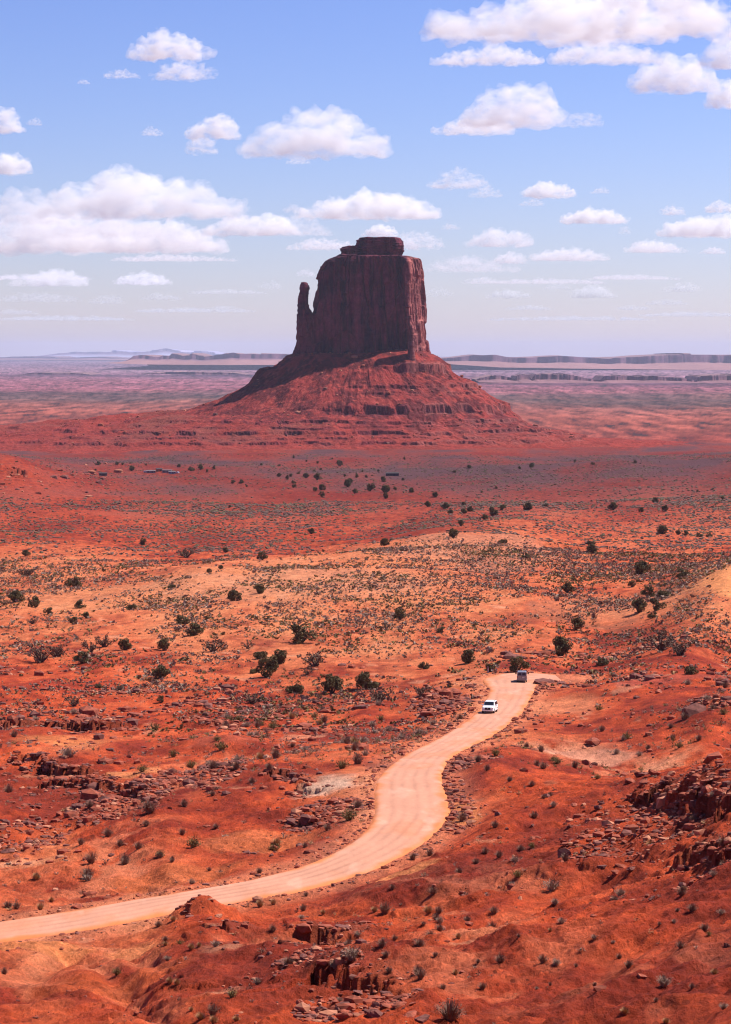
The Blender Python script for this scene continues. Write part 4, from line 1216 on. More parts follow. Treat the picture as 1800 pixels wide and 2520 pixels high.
# low stone rows set along the road
for k, (x, y) in enumerate(catmull(np.array([(912,1990),(905,1960),(908,1930),(918,1905),(935,1885),(965,1860),(1000,1835),(1040,1812),(1075,1790)], float), 5)):
    put_boulder(x + RNG.normal(0, 3), y + RNG.normal(0, 3), RNG.uniform(11, 19))
for k, (x, y) in enumerate(catmull(np.array([(1160,1850),(1190,1830),(1222,1812),(1250,1795),(1275,1778),(1296,1755),(1306,1730),(1318,1708),(1330,1690),(1350,1682),(1400,1680),(1450,1678)], float), 5)):
    put_boulder(x + RNG.normal(2, 4), y + RNG.normal(0, 4), RNG.uniform(9, 18))
ZONES = []
def field(n, cx, cy, rx, ry, lo, hi, seed, kind=None):
    r = np.random.default_rng(seed)
    for _ in range(n):
        a = r.uniform(0, 6.28); q = math.sqrt(r.uniform(0, 1))
        put_boulder(cx + rx * q * math.cos(a), cy + ry * q * math.sin(a), (lo * (hi / lo) ** (r.uniform(0, 1) ** 1.6)) * .8, kind, r)
    ZONES.append((cx, cy, rx, ry, lo, hi, n))
field(34, 300, 1975, 120, 62, 12, 26, 301)
field(26, 500, 1895, 100, 52, 9, 18, 302)
field(14, 70, 2065, 100, 48, 9, 22, 303)
field(20, 800, 2005, 90, 40, 9, 20, 304)
field(36, 1590, 2040, 190, 90, 10, 32, 305)
field(20, 880, 2480, 150, 40, 14, 34, 306)
field(10, 790, 2345, 110, 30, 10, 24, 307)
field(18, 1080, 1735, 70, 38, 8, 18, 308)
boulders.sort(key=lambda t: -t[0].scale[0] / t[0].location[1])
for o, ph in boulders[300:]:
    bpy.data.objects.remove(o)
boulders = boulders[:300]
label_by_landmark(boulders)
for o, ph in boulders:
    o['group'] = 'boulders strewn over the red slopes'

def scatter_mesh(name, templates, xyz, size, rz, tint_id, mats, smooth=False, tilt=None):
    """merge many copies of small templates into one mesh (only for what nobody could count)"""
    VV, FF, MM = [], [], []
    off = 0
    for t, (V, Fc) in enumerate(templates):
        idx = np.arange(t, len(xyz), len(templates))
        if len(idx) == 0:
            continue
        c, s = np.cos(rz[idx]), np.sin(rz[idx])
        sc = size[idx]
        if sc.ndim == 1:
            sc = np.stack([sc] * 3, -1)
        vx = V[None, :, 0] * sc[:, :1]; vy = V[None, :, 1] * sc[:, 1:2]; vz = V[None, :, 2] * sc[:, 2:3]
        X = vx * c[:, None] - vy * s[:, None] + xyz[idx, 0:1]
        Y = vx * s[:, None] + vy * c[:, None] + xyz[idx, 1:2]
        Z = vz + xyz[idx, 2:3]
        VV.append(np.stack([X, Y, Z], -1).reshape(-1, 3))
        f = Fc[None] + (np.arange(len(idx)) * len(V))[:, None, None] + off
        FF.append(f.reshape(-1, Fc.shape[1])); MM.append(np.repeat(tint_id[idx], len(Fc)))
        off += len(idx) * len(V)
    me = np_mesh(name, np.concatenate(VV), np.concatenate(FF), smooth)
    for m in mats:
        me.materials.append(m)
    me.polygons.foreach_set('material_index', np.concatenate(MM).astype(np.int32))
    me.update()
    return link(name, me)

def stony():
    # small stones gather where the bedrock breaks out, and thinly everywhere
    r = np.random.default_rng(55)
    w = np.clip(gR.reshape(gX.shape), 0, 1)[50:1300, 40:840]
    xx, yy = gX[50:1300, 40:840], gY[50:1300, 40:840]
    w = w ** 1.3 * yy ** 1.5
    cdf = np.cumsum(w.ravel()); cdf /= cdf[-1]
    k = np.searchsorted(cdf, r.uniform(0, 1, 6500))
    x = xx.ravel()[k] + r.normal(0, .5, len(k)); y = yy.ravel()[k] + r.normal(0, 1.0, len(k))
    n2 = 5500
    y2 = np.sqrt(r.uniform(95 ** 2, 520 ** 2, n2)); x2 = r.uniform(-.16, .16, n2) * y2
    keep = fbm2(x2, y2 * .5, 15, 3, seed=61) + .35 * r.normal(size=n2) > .25
    x = np.concatenate([x, x2[keep]]); y = np.concatenate([y, y2[keep]])
    # rubble between the larger boulders
    for (cx, cy, rx, ry, lo, hi, n_) in ZONES:
        c = hit(cx, cy); m_ = n_ * 26
        a = r.uniform(0, 6.28, m_); q = np.sqrt(r.uniform(0, 1, m_)) * 1.1
        x = np.concatenate([x, c[0] + q * np.cos(a) * rx * c[1] / F]); y = np.concatenate([y, c[1] + q * np.sin(a) * ry * c[1] ** 2 / (F * -c[2])])
    # shoulders of the road
    n3 = 1500
    j = r.integers(20, len(RC) - 1, n3); sd = r.choice([-1, 1], n3)
    e = np.where((sd < 0)[:, None], RL[j], RR[j]); cc = RC[j]
    dv = (e - cc)[:, :2]; dv /= np.linalg.norm(dv, axis=1)[:, None]
    q = e[:, :2] + dv * r.exponential(.9, n3)[:, None] + dv * .25
    x = np.concatenate([x, q[:, 0]]); y = np.concatenate([y, q[:, 1]])
    # slope of the hill at far left, and the butte's scree
    sz = np.exp(r.normal(-1.45, .5, len(x))) * np.clip(y / 260, .55, 2.2)
    sz[-n3:] *= .6
    ok = ~on_road(x, y, .15) & (r.uniform(size=len(x)) > .93 * smooth_ground(x, y))
    x, y, sz = x[ok], y[ok], sz[ok]
    z = ground_z(x, y) + sz * .12
    n4 = 160
    h4 = [hit(a, b) for a, b in zip(r.uniform(0, 270, n4), r.uniform(1140, 1225, n4))]
    h4 = np.array([p for p in h4 if p[1] < 3200])
    x = np.concatenate([x, h4[:, 0]]); y = np.concatenate([y, h4[:, 1]]); z = np.concatenate([z, h4[:, 2]])
    sz = np.concatenate([sz, np.exp(r.normal(.35, .45, len(h4)))])
    size = np.stack([sz, sz, sz * r.uniform(.7, 1.2, len(sz))], -1)
    o = scatter_mesh('rock_debris', LOWROCKS, np.stack([x, y, z], -1), size, r.uniform(0, 6.28, len(x)), r.choice(3, len(x), p=[.62, .12, .26]), [M_rock, M_rock2, M_rock3])
    tag(o, kind='stuff')
    # blocks on the butte's scree
    w = np.ones(tX.size)
    m = np.where((tY.ravel() < BY + 60) & (tZ.ravel() < 8) & (tZ.ravel() > -128))[0]
    k = r.choice(m, 1700)
    keep = fbm2(tX.ravel()[k], tY.ravel()[k], 60, 3, seed=62) + .4 * r.normal(size=len(k)) > -.1
    k = k[keep]
    sz = np.exp(r.normal(.3, .45, len(k)))
    P = np.stack([tX.ravel()[k], tY.ravel()[k], tZ.ravel()[k] + .25 * sz], -1)
    o = scatter_mesh('fallen_rocks', LOWROCKS, P, np.stack([sz * 1.2, sz, sz * .9], -1), r.uniform(0, 6.28, len(k)), r.choice(3, len(k), p=[.6, .15, .25]), [M_rock, M_rock2, M_rock3])
    o.parent = butte
    o['kind'] = 'stuff'
stony()

# ------------------------------------------------------------------ plants
M_leaf = simple_mat('juniper_leaf', (0.125, 0.090, 0.030), .75, .45, 2.5, coord='Object')
M_sparse = simple_mat('dry_juniper_leaf', (0.15, 0.088, 0.055), .85, .4, 2.5)
M_bark = simple_mat('juniper_bark', (0.115, 0.066, 0.048), .9, .4, 6, .4)
M_sage = simple_mat('grey_brush', (0.34, 0.235, 0.17), .9, .4, 3.0)
M_brown = simple_mat('brown_brush', (0.235, 0.130, 0.088), .9, .45, 3.0)
M_green = simple_mat('olive_brush', (0.20, 0.140, 0.048), .9, .4, 3.0)
M_straw = simple_mat('straw_grass', (0.42, 0.235, 0.11), .9, .3, 3.0)

def quads(C, U, Vv):
    """leaf faces with centres C, half vectors U and V"""
    v = np.stack([C - U, C + Vv, C + U, C - Vv], 1).reshape(-1, 3)
    f = np.arange(len(v)).reshape(-1, 4)
    return v, f

def rand_dirs(r, n):
    d = r.normal(size=(n, 3)); return d / np.linalg.norm(d, axis=1)[:, None]

def tube(P, R, k=6):
    P = np.asarray(P, float); V, Fc = [], []
    for i, p in enumerate(P):
        t = P[min(i + 1, len(P) - 1)] - P[max(i - 1, 0)]; t /= np.linalg.norm(t) + 1e-9
        a = np.cross(t, [0.3, .9, .1]); a /= np.linalg.norm(a) + 1e-9; b = np.cross(t, a)
        for j in range(k):
            an = 2 * math.pi * j / k
            V.append(p + R[i] * (math.cos(an) * a + math.sin(an) * b))
    for i in range(len(P) - 1):
        for j in range(k):
            Fc.append((i * k + j, i * k + (j + 1) % k, (i + 1) * k + (j + 1) % k, (i + 1) * k + j))
    return np.array(V), np.array(Fc)

def merge(parts):
    VV, FF, o = [], [], 0
    for V, Fc in parts:
        VV.append(V); FF.append(Fc + o); o += len(V)
    return np.concatenate(VV), np.concatenate(FF)

def juniper(seed, tall=1.0, sparse=0.0, lumps=16):
    """unit juniper: crown about one metre wide; returns trunk and crown meshes"""
    r = np.random.default_rng(seed)
    limbs = []
    tips = []
    nl = 5 + int(r.integers(0, 4))
    for i in range(nl):
        a = 2 * math.pi * (i + r.uniform(0, .6)) / nl
        out = r.uniform(.12, .36); h = r.uniform(.35, .68) * tall
        P = [np.array([0, 0, -.05])]
        for t in (.25, .5, .75, 1):
            P.append(np.array([math.cos(a) * out * t ** .8 + r.normal(0, .02), math.sin(a) * out * t ** .8 + r.normal(0, .02), h * t]))
        limbs.append(tube(P, np.array([.05, .036, .026, .017, .006]) * (1 if i else 1.3)))
        tips += P[2:]
        if sparse:
            for q in range(4):
                b = P[r.integers(2, 5)]
                e = b + np.array([math.cos(a + r.normal(0, .8)), math.sin(a + r.normal(0, .8)), r.uniform(-.1, .8)]) * r.uniform(.12, .28)
                limbs.append(tube([b, (b + e) / 2 + r.normal(0, .015, 3), e], np.array([.012, .008, .003]), 4))
                tips.append(e)
    trunk = merge(limbs)
    C = []
    for k in range(lumps):
        a = r.uniform(0, 6.28); q = math.sqrt(r.uniform(0, 1)) * .40
        hz = r.uniform(.16, .80) * tall
        sh = math.sqrt(max(.05, 1 - ((hz / tall - .42) / .46) ** 2))
        C.append((math.cos(a) * q * sh, math.sin(a) * q * sh, hz, r.uniform(.085, .20) * (.8 + .4 * sh)))
    if sparse:
        C = [(t[0], t[1], t[2], r.uniform(.05, .10)) for t in tips if r.uniform() > .35 + .4 * (sparse - .5)]
    V, Fc = [], []
    for (x, y, z, rad) in C:
        n = int((170 if not sparse else 38) * (rad / .15) ** 2) + 12
        d = rand_dirs(r, n) * (rad * r.uniform(.45, 1.08, n) ** .6)[:, None]
        d[:, 2] *= .85
        c = np.array([x, y, z]) + d
        U = rand_dirs(r, n); W = np.cross(U, rand_dirs(r, n))
        s = r.uniform(.014, .034, n)[:, None]
        V.append(c); Fc.append((U * s * 1.3, W * s))
    cc = np.concatenate(V); U = np.concatenate([f[0] for f in Fc]); W = np.concatenate([f[1] for f in Fc])
    cc[:, 2] = np.maximum(cc[:, 2], .03)
    v, f = quads(cc, U, W)
    return np_mesh('trunk', *trunk, smooth=True), np_mesh('crown', v, f)

TREE = {}
for nm, args, lm in (('round', [(501, .82, 0, 15), (502, .9, 0, 17), (503, .75, 0, 14), (504, .95, 0, 15), (505, .7, 0, 13), (506, .85, 0, 16)], M_leaf),
                     ('tall', [(511, 1.25, 0, 17), (512, 1.1, 0, 16)], M_leaf),
                     ('open', [(521, .72, 0, 9), (522, .8, 0, 10), (523, .65, 0, 9)], M_leaf),
                     ('sparse', [(531, .7, .6, 0), (532, .62, .9, 0)], M_sparse)):
    TREE[nm] = []
    for a in args:
        t, c = juniper(*a)
        t.materials.append(M_bark); c.materials.append(lm)
        TREE[nm].append((t, c))

trees = []
WORD = {'round': 'dark rounded juniper', 'tall': 'tall dark juniper', 'open': 'gappy spreading juniper', 'sparse': 'thin brown straggly juniper'}
def put_tree(px, py, wpx, kind='round', label=None):
    p = hit(px, py)
    if p[1] > 3700: return
    s = wpx * p[1] / F * 1.08
    if kind == 'sparse': s *= 1.25
    t, c = TREE[kind][int(RNG.integers(len(TREE[kind])))]
    o = empty('juniper_tree', (p[0], p[1], float(ground_z(p[0], p[1])) - .03 * s), RNG.uniform(0, 6.28))
    o.scale = (s, s, s * RNG.uniform(.92, 1.08))
    link('trunk', t, parent=o); link('crown', c, parent=o)
    o['category'] = 'tree'; o['group'] = 'junipers dotted over the desert'
    if label: o['label'] = label
    else: trees.append((o, WORD[kind]))
def c4(x, y): return x / 1.8044, 1250 + y / 1.8044
def c5(x, y): return 900 + x / 1.8044, 1250 + y / 1.8044
def c7(x, y): return 200 + x / 1.8044, 1100 + y / 1.8044
def c3(x, y): return 900 + x / 1.8044, 800 + y / 1.8044
T4 = [(70,418,65),(160,440,65),(218,472,45),(330,350,70),(358,445,50),(330,512,38),(383,490,30),(583,450,52),(760,357,38),(930,287,26),(980,272,24),(1165,232,50),(1003,198,28),(638,165,36),(1383,115,30),(1040,412,66),(1152,380,56),
      (812,515,66),(860,565,74),(730,634,62),(558,632,66),(365,690,66),(720,758,74),(1305,820,82),(1475,822,90),(1618,805,78),(440,800,40),(715,865,38),(115,215,36)]
for x, y, w in T4: put_tree(*c4(x, y), w / 1.8044, 'round' if RNG.uniform() < .75 else 'open')
put_tree(*c4(1335, 598), 124 / 1.8, 'open', 'wide dark juniper with a visible trunk, alone on the orange dune left of centre')
put_tree(*c4(1185, 752), 95 / 1.8, 'tall', 'tallest juniper of the clump on the orange slope left of centre')
put_tree(*c4(1160, 668), 80 / 1.8, 'open', 'left juniper leaning out behind the tallest one of the clump')
put_tree(*c4(1245, 690), 80 / 1.8, 'round', 'right juniper behind the tallest one of the clump')
put_tree(*c4(1125, 735), 45 / 1.8, 'open', 'smallest juniper at the left foot of the tall clump')
for x, y, w in [(945,638,88),(1400,702,92),(180,685,100),(255,660,80),(405,638,70),(465,618,70),(130,300,52),(105,300,40),(145,515,36),(535,810,40),(1100,625,45),(830,220,60),(330,880,70),(1120,870,70),(1365,740,45),(20,430,36)]:
    put_tree(*c4(x, y), w / 1.8, 'sparse')
T5 = [(455,692,80),(260,714,50),(553,728,50),(865,662,96),(1052,697,56),(1447,738,76),(338,555,44),(153,497,60),(938,542,64),(1213,465,66),(1290,455,76),(1275,488,46),(1255,397,60),(1330,393,60),(1225,300,76),(1410,308,60),(1183,352,36),
      (897,378,52),(1008,202,50),(1005,162,38),(710,222,36),(423,81,28),(390,132,46),(563,34,52),(530,53,30),(87,167,46),(1315,117,50),(1420,121,30),(1390,119,25),(1482,129,30),(1525,129,28),(465,16,28),(435,22,26),(22,805,80),(605,158,44)]
for x, y, w in T5: put_tree(*c5(x, y), w / 1.8044, 'round' if RNG.uniform() < .75 else 'open')
put_tree(*c5(678, 730), 88 / 1.8, 'open', 'bushy juniper standing right behind the silver van')
for x, y, w in [(1315,635,105),(1398,655,95),(60,862,80),(250,840,70),(1310,570,50),(90,540,40),(410,615,36)]:
    put_tree(*c5(x, y), w / 1.8, 'sparse')
T7 = [(710,162,30),(675,163,24),(880,132,24),(932,132,22),(915,145,22),(965,119,20),(1035,110,20),(1065,102,16),(1048,147,42),(1000,137,36),(945,162,26),(945,182,24),(1070,192,42),(1070,222,30),(1040,197,28),(1195,160,36),(1185,177,52),
      (1215,207,32),(1285,197,46),(1350,202,50),(1352,229,30),(1395,192,20),(1467,202,28),(1572,220,28),(1225,137,22),(1265,137,18),(1345,154,25),(1150,86,36),(945,50,16),(800,82,16),(880,85,18),(1250,112,13),(1320,110,15),(225,107,32),
      (75,80,32),(490,106,36),(530,101,30),(560,112,16),(1050,74,16),(1435,57,16),(660,270,18),(1170,132,18),(735,178,14),(290,82,14),(160,80,22),(185,80,18),(435,90,24),(1000,66,12),(1115,56,12),(65,105,12),(590,100,20)]
for x, y, w in T7: put_tree(*c7(x, y), .8 * w / 1.8044, 'round' if RNG.uniform() < .6 else 'tall')
T3 = [(310,764,26),(275,807,30),(358,817,36),(378,840,25),(435,802,22),(465,827,30),(437,837,25),(608,822,30),(720,822,45),(800,807,25),(1100,822,40),(1285,787,30),(1330,827,30),(738,632,28),(1010,620,20),(460,637,20),(1198,612,16),(80,692,25),
      (205,742,25),(90,738,38),(683,640,15),(395,655,18),(165,690,16),(580,728,14),(515,745,14),(1475,740,14),(1585,775,16),(1225,830,26),(930,607,14)]
for x, y, w in T3: put_tree(*c3(x, y), w / 1.8044, 'round')
label_by_landmark(trees)

# ---- shrubs and tufts
def shrub(seed, twigs=150, leaves=220, h=.75, spread=.5, leaf=.030, blade=False):
    r = np.random.default_rng(seed)
    V, Fc, o = [], [], 0
    a = r.uniform(0, 6.28, twigs); q = np.sqrt(r.uniform(0, 1, twigs))
    el = np.arccos(q * .97)
    L = r.uniform(.7, 1.05, twigs)
    d = np.stack([np.cos(a) * np.cos(el) * spread, np.sin(a) * np.cos(el) * spread, np.sin(el) * h + .05], -1) * L[:, None]
    side = np.stack([-np.sin(a), np.cos(a), 0 * a], -1) * (.010 if not blade else .014)
    b = np.stack([np.cos(a), np.sin(a), 0 * a], -1) * (.05 + .08 * r.uniform(0, 1, twigs))[:, None]
    mid = b * .5 + d * .55 + np.stack([0 * a, 0 * a, .04 + 0 * a], -1)
    v = np.stack([b - side, b + side, mid + side * .7, mid - side * .7, d + b * .3 + side * .2, d + b * .3 - side * .2], 1).reshape(-1, 3)
    f = np.arange(twigs)[:, None, None] * 6 + np.array([[0, 1, 2, 3], [3, 2, 4, 5]])[None]
    V.append(v); Fc.append(f.reshape(-1, 4)); o += len(v)
    if leaves:
        t = r.integers(0, twigs, leaves); k = r.uniform(.45, 1.08, leaves)[:, None]
        c = d[t] * k + r.normal(0, .025, (leaves, 3)); c[:, 2] = np.maximum(c[:, 2], .02)
        U = rand_dirs(r, leaves); W = np.cross(U, rand_dirs(r, leaves))
        s = (leaf * r.uniform(.6, 1.4, leaves))[:, None]
        v, f = quads(c, U * s, W * s)
        V.append(v); Fc.append(f + o)
    return np.concatenate(V), np.concatenate(Fc)

M_farbrush = simple_mat('far_brush', (0.125, 0.066, 0.050), .9, .4, .5)
M_fargreen = simple_mat('far_olive_brush', (0.105, 0.075, 0.035), .9, .4, .5)
SHR = {}
for nm, m, kw in (('grey', M_sage, dict(twigs=210, leaves=240, h=.52, leaf=.026)), ('brown', M_brown, dict(twigs=260, leaves=170, h=.58, leaf=.022)), ('olive', M_green, dict(twigs=110, leaves=330, h=.5)),
                  ('straw', M_straw, dict(twigs=300, leaves=0, h=.62, blade=True))):
    SHR[nm] = []
    for i in range(3):
        me = np_mesh('shrub', *shrub(600 + 10 * len(SHR) + i, **kw)); me.materials.append(m); SHR[nm].append(me)
SW = {'grey': 'grey twiggy shrub', 'brown': 'dark brown shrub', 'olive': 'olive-green low shrub', 'straw': 'straw-coloured grass tuft'}
shrubs = []
def place_shrub(x, y, w, kind, label=None):
    o = link('grass_tuft' if kind == 'straw' else 'shrub', SHR[kind][int(RNG.integers(3))])
    o.location = (x, y, float(ground_z(x, y)) - .02 * w)
    o.scale = (w, w, w * RNG.uniform(.85, 1.15)); o.rotation_euler = (0, 0, RNG.uniform(0, 6.28))
    o['category'] = 'grass tuft' if kind == 'straw' else 'shrub'
    o['group'] = 'straw tufts on the red slopes' if kind == 'straw' else 'shrubs on the red slopes'
    if label: o['label'] = label
    shrubs.append((o, None if label else SW[kind]))
def shrub_px(px, py, w, kind, label=None):
    p = hit(px, py)
    if p[1] < 3000: place_shrub(p[0], p[1], 1.22 * w * p[1] / F, kind, label)
def f2(x, y): return x / 1.8044, 2100 + y / 1.8044
def g2(x, y): return 900 + x / 1.8044, 2100 + y / 1.8044
def r1(x, y): return x / 1.8044, 1700 + y / 1.8044
def r2(x, y): return 900 + x / 1.8044, 1700 + y / 1.8044
def sl(fn, L):
    for x, y, w, k, *lb in L: shrub_px(*fn(x, y), w / 1.8044, k, lb[0] if lb else None)
sl(g2, [(375,738,150,'brown','biggest brown twiggy bush, at the bottom beside dark boulders'),(830,165,90,'grey','grey bush grown around a dead black log right of centre'),(1325,588,78,'grey','upright grey bush beside a red boulder low on the right'),
        (245,556,62,'brown'),(240,414,62,'brown'),(72,416,52,'brown'),(90,458,45,'brown'),(85,266,75,'brown'),(325,266,52,'brown'),(870,312,46,'grey'),(1015,382,36,'grey'),(848,497,50,'grey'),(1450,257,58,'brown'),(1505,342,56,'brown'),
        (1400,422,50,'brown'),(1127,467,36,'brown'),(520,603,50,'brown'),(345,603,40,'brown'),(675,106,58,'olive'),(120,160,36,'brown'),(1335,755,42,'straw'),(1590,692,52,'grey'),(1545,102,40,'grey'),(1415,167,36,'straw'),(400,540,34,'straw'),
        (820,347,26,'straw'),(680,372,24,'brown'),(1385,258,28,'brown'),(1525,365,30,'olive'),(820,588,24,'brown'),(760,605,24,'grey'),(1150,712,50,'straw'),(1290,660,30,'brown'),(1020,585,24,'brown'),(1450,600,34,'brown'),(40,260,40,'straw'),
        (310,458,36,'brown'),(130,385,38,'brown'),(412,380,36,'straw'),(258,320,32,'brown'),(500,487,30,'brown'),(105,530,44,'brown'),(1100,400,24,'grey'),(1580,270,44,'grey'),(935,505,26,'brown'),(1305,320,24,'brown'),(1370,310,30,'grey')])
sl(f2, [(1565,468,104,'grey','big grey bush beside the black ledge in the middle foreground'),(950,755,48,'straw'),(890,738,54,'straw'),(755,577,42,'straw'),(787,584,38,'straw'),(1145,582,54,'grey'),(850,427,42,'straw'),(735,410,32,'straw'),(1435,271,32,'straw'),
        (37,242,58,'brown'),(180,252,42,'straw'),(20,537,46,'brown'),(1215,229,36,'straw'),(390,122,58,'grey'),(555,52,54,'brown'),(710,22,48,'brown'),(765,40,30,'brown'),(800,405,38,'olive'),(735,390,36,'brown'),(960,415,52,'grey'),(885,415,28,'straw'),
        (520,540,50,'olive'),(1030,640,60,'olive'),(1050,745,40,'straw'),(850,700,30,'straw'),(1490,510,60,'grey'),(1510,660,36,'grey'),(1590,370,40,'grey'),(770,300,36,'straw'),(705,325,44,'brown'),(230,215,34,'straw'),(165,115,40,'straw'),(1360,190,30,'brown'),(1340,290,36,'grey')])
sl(r2, [(500,315,50,'brown','lone upright bush on the bank right of the road bend'),(740,422,38,'brown'),(640,402,40,'brown'),(285,732,48,'brown'),(790,478,34,'brown'),(820,468,36,'brown'),(750,565,50,'brown'),(575,605,50,'brown'),(540,355,40,'brown'),(1540,470,40,'grey'),
        (1215,290,36,'grey'),(1255,262,36,'brown'),(790,345,50,'brown'),(1030,392,40,'olive'),(1145,220,36,'grey'),(1115,280,44,'grey'),(780,270,46,'brown'),(715,255,40,'brown'),(930,340,44,'brown'),(690,710,44,'brown'),(490,770,46,'brown'),(210,750,50,'brown'),(835,515,40,'grey'),
        (430,580,60,'brown'),(740,700,46,'olive'),(650,865,34,'grey'),(1355,165,40,'brown'),(1050,180,40,'brown'),(1365,215,40,'brown'),(1480,220,44,'brown'),(1590,105,50,'olive')])
sl(r1, [(860,695,74,'olive'),(710,738,52,'olive'),(765,757,34,'brown'),(535,690,52,'brown'),(615,702,54,'brown'),(480,645,56,'brown'),(1225,300,62,'brown'),(985,262,70,'olive'),(770,295,54,'olive'),(850,340,60,'olive'),(965,222,44,'olive'),(1230,685,54,'straw'),(1220,708,60,'olive'),
        (945,465,40,'brown'),(665,540,90,'brown'),(400,520,50,'brown'),(820,515,50,'brown'),(1355,695,36,'brown'),(930,800,30,'brown'),(405,765,70,'brown'),(390,835,80,'brown'),(555,765,60,'brown'),(305,295,90,'grey'),(1050,350,54,'brown'),(1195,360,44,'brown'),(1520,345,70,'olive'),(1590,325,70,'brown'),
        (1540,235,56,'brown'),(1440,140,50,'brown'),(1300,250,40,'brown'),(1120,410,44,'brown'),(1550,575,80,'olive'),(1590,520,60,'brown'),(1455,620,50,'brown'),(1335,600,36,'brown'),(650,600,44,'brown'),(160,840,44,'straw'),(360,685,44,'brown'),(810,640,44,'brown'),(960,612,34,'brown')])
LIM_SHRUB = 250
named = len(shrubs)

def scatter_shrubs():
    r = np.random.default_rng(77)
    zones = [(92, 330, 4200, .17), (330, 620, 34000, .16), (620, 1050, 68000, .155), (1050, 1800, 52000, .15), (1800, 3350, 26000, .15)]
    X, Y = [], []
    for a, b, n, ul in zones:
        y = np.sqrt(r.uniform(a * a, b * b, n)); x = r.uniform(-ul, ul, n) * y
        X.append(x); Y.append(y)
    x = np.concatenate(X); y = np.concatenate(Y)
    sand, veg = cover(x, y)
    clump = 1.5 * fbm2(x, y * .4, 26, 4, seed=81) * (y < 1300) + 1.3 * fbm2(x, y * .3, 110, 4, seed=82) * (y >= 600)
    p = veg * np.clip(.95 + 1.2 * clump, .05, 3) * np.where(y < 330, .9, 1.0)
    ok = (r.uniform(size=len(x)) < p) & ~on_road(x, y, .5)
    rock = bil(gR.reshape(gX.shape), GU, GS, x / y, np.log(y))
    ok &= (rock < .6) & (r.uniform(size=len(x)) > .93 * smooth_ground(x, y))
    x, y, sand = x[ok], y[ok], sand[ok]
    w = np.exp(r.normal(-.25, .52, len(x))) * np.interp(y, [90, 330, 700, 1500, 3300], [.40, .9, 1.25, 1.6, 2.1])
    w = np.where(y < 330, np.minimum(w, 1.05), np.minimum(w, 2.6))
    w = w * np.where((y > 330) & (y < 1600), .80, 1.0)
    kk = fbm2(x, y * .5, 40, 2, seed=83) + .5 * r.normal(size=len(x))
    pg = np.where(y < 330, .1, .45)
    kind = np.where((kk > .38) & (y > 330), 2, np.where(r.uniform(size=len(x)) < pg + .35 * sand, 0, 1))
    kind = np.where((r.uniform(size=len(x)) < np.where(y < 330, .22, .06)), 3, kind)
    px, py = project(x, y, ground_z(x, y))
    vis = (px > 5) & (px < 1795) & (py < 2510)
    key = np.where(vis, w / y, 0)
    n_ind = max(0, LIM_SHRUB - named)
    order = np.argsort(-key)
    ind = order[:n_ind]
    rest = np.ones(len(x), bool); rest[ind] = False
    nm = ['grey', 'brown', 'olive', 'straw']
    for i in ind:
        place_shrub(float(x[i]), float(y[i]), float(w[i]), nm[kind[i]])
    # the uncounted rest
    near_t = [shrub(700 + i, twigs=26, leaves=30, h=.6, leaf=.075) for i in range(5)]
    mid_t = [shrub(720 + i, twigs=0 + 6, leaves=17, h=.55, leaf=.15) for i in range(5)]
    far_t = []
    for i in range(4):
        V, Fc = rock_verts(np.random.default_rng(740 + i), 1, .8, 0)
        V = V * .5; V[:, 2] = np.maximum(V[:, 2] * .8 + .18, 0); V += np.random.default_rng(750 + i).normal(0, .05, V.shape)
        far_t.append((V, Fc))
    mats = [M_sage, M_brown, M_green, M_straw]
    for lo, hi, tm in ((0, 420, near_t), (420, 1100, mid_t), (1100, 9999, far_t)):
        m = rest & (y >= lo) & (y < hi)
        P = np.stack([x[m], y[m], ground_z(x[m], y[m]) - .03 * w[m]], -1)
        size = np.stack([w[m], w[m], w[m] * r.uniform(.5, 1.05, m.sum())], -1)
        tag(scatter_mesh('brush', tm, P, size, r.uniform(0, 6.28, m.sum()), kind[m] if hi < 2000 else np.where(kind[m] == 3, 0, kind[m]), mats if hi < 2000 else [M_farbrush, M_farbrush, M_fargreen]), kind='stuff')
scatter_shrubs()
label_by_landmark([(o, ph) for o, ph in shrubs if ph])
# ------------------------------------------------------------------ vehicles
M_white = simple_mat('white_paint', (0.80, 0.80, 0.80), .28, .03, 2.0, spec=.5)
M_silver = simple_mat('silver_paint', (0.25, 0.235, 0.24), .35, .06, 2.0, metallic=.35, spec=.5)
M_glass = simple_mat('dark_glass', (0.018, 0.022, 0.03), .08, .1, 2.0, spec=.6)
M_black = simple_mat('black_plastic', (0.02, 0.02, 0.022), .6, .2, 5.0)
M_tyre = simple_mat('dusty_rubber', (0.035, 0.026, 0.022), .9, .3, 8.0)
M_rim = simple_mat('alloy', (0.45, 0.45, 0.46), .35, .1, 5.0, metallic=.7)
M_lamp = simple_mat('lamp_lens', (0.62, 0.66, 0.70), .12, .1, 9.0, spec=.7)
M_red = simple_mat('red_lens', (0.30, 0.012, 0.012), .2, .2, 9.0, spec=.6)
M_plate = simple_mat('plate', (0.55, 0.55, 0.52), .5, .1, 9.0)

def bm_obj(name, bm, mat, parent=None, bevel=0.0, smooth=False):
    if bevel:
        bmesh.ops.bevel(bm, geom=list(bm.edges), offset=bevel, segments=2, affect='EDGES', clamp_overlap=True)
    bmesh.ops.recalc_face_normals(bm, faces=bm.faces)
    me = bpy.data.meshes.new(name); bm.to_mesh(me); bm.free()
    if smooth:
        me.polygons.foreach_set('use_smooth', np.ones(len(me.polygons), bool))
    return link(name, me, mat, parent)

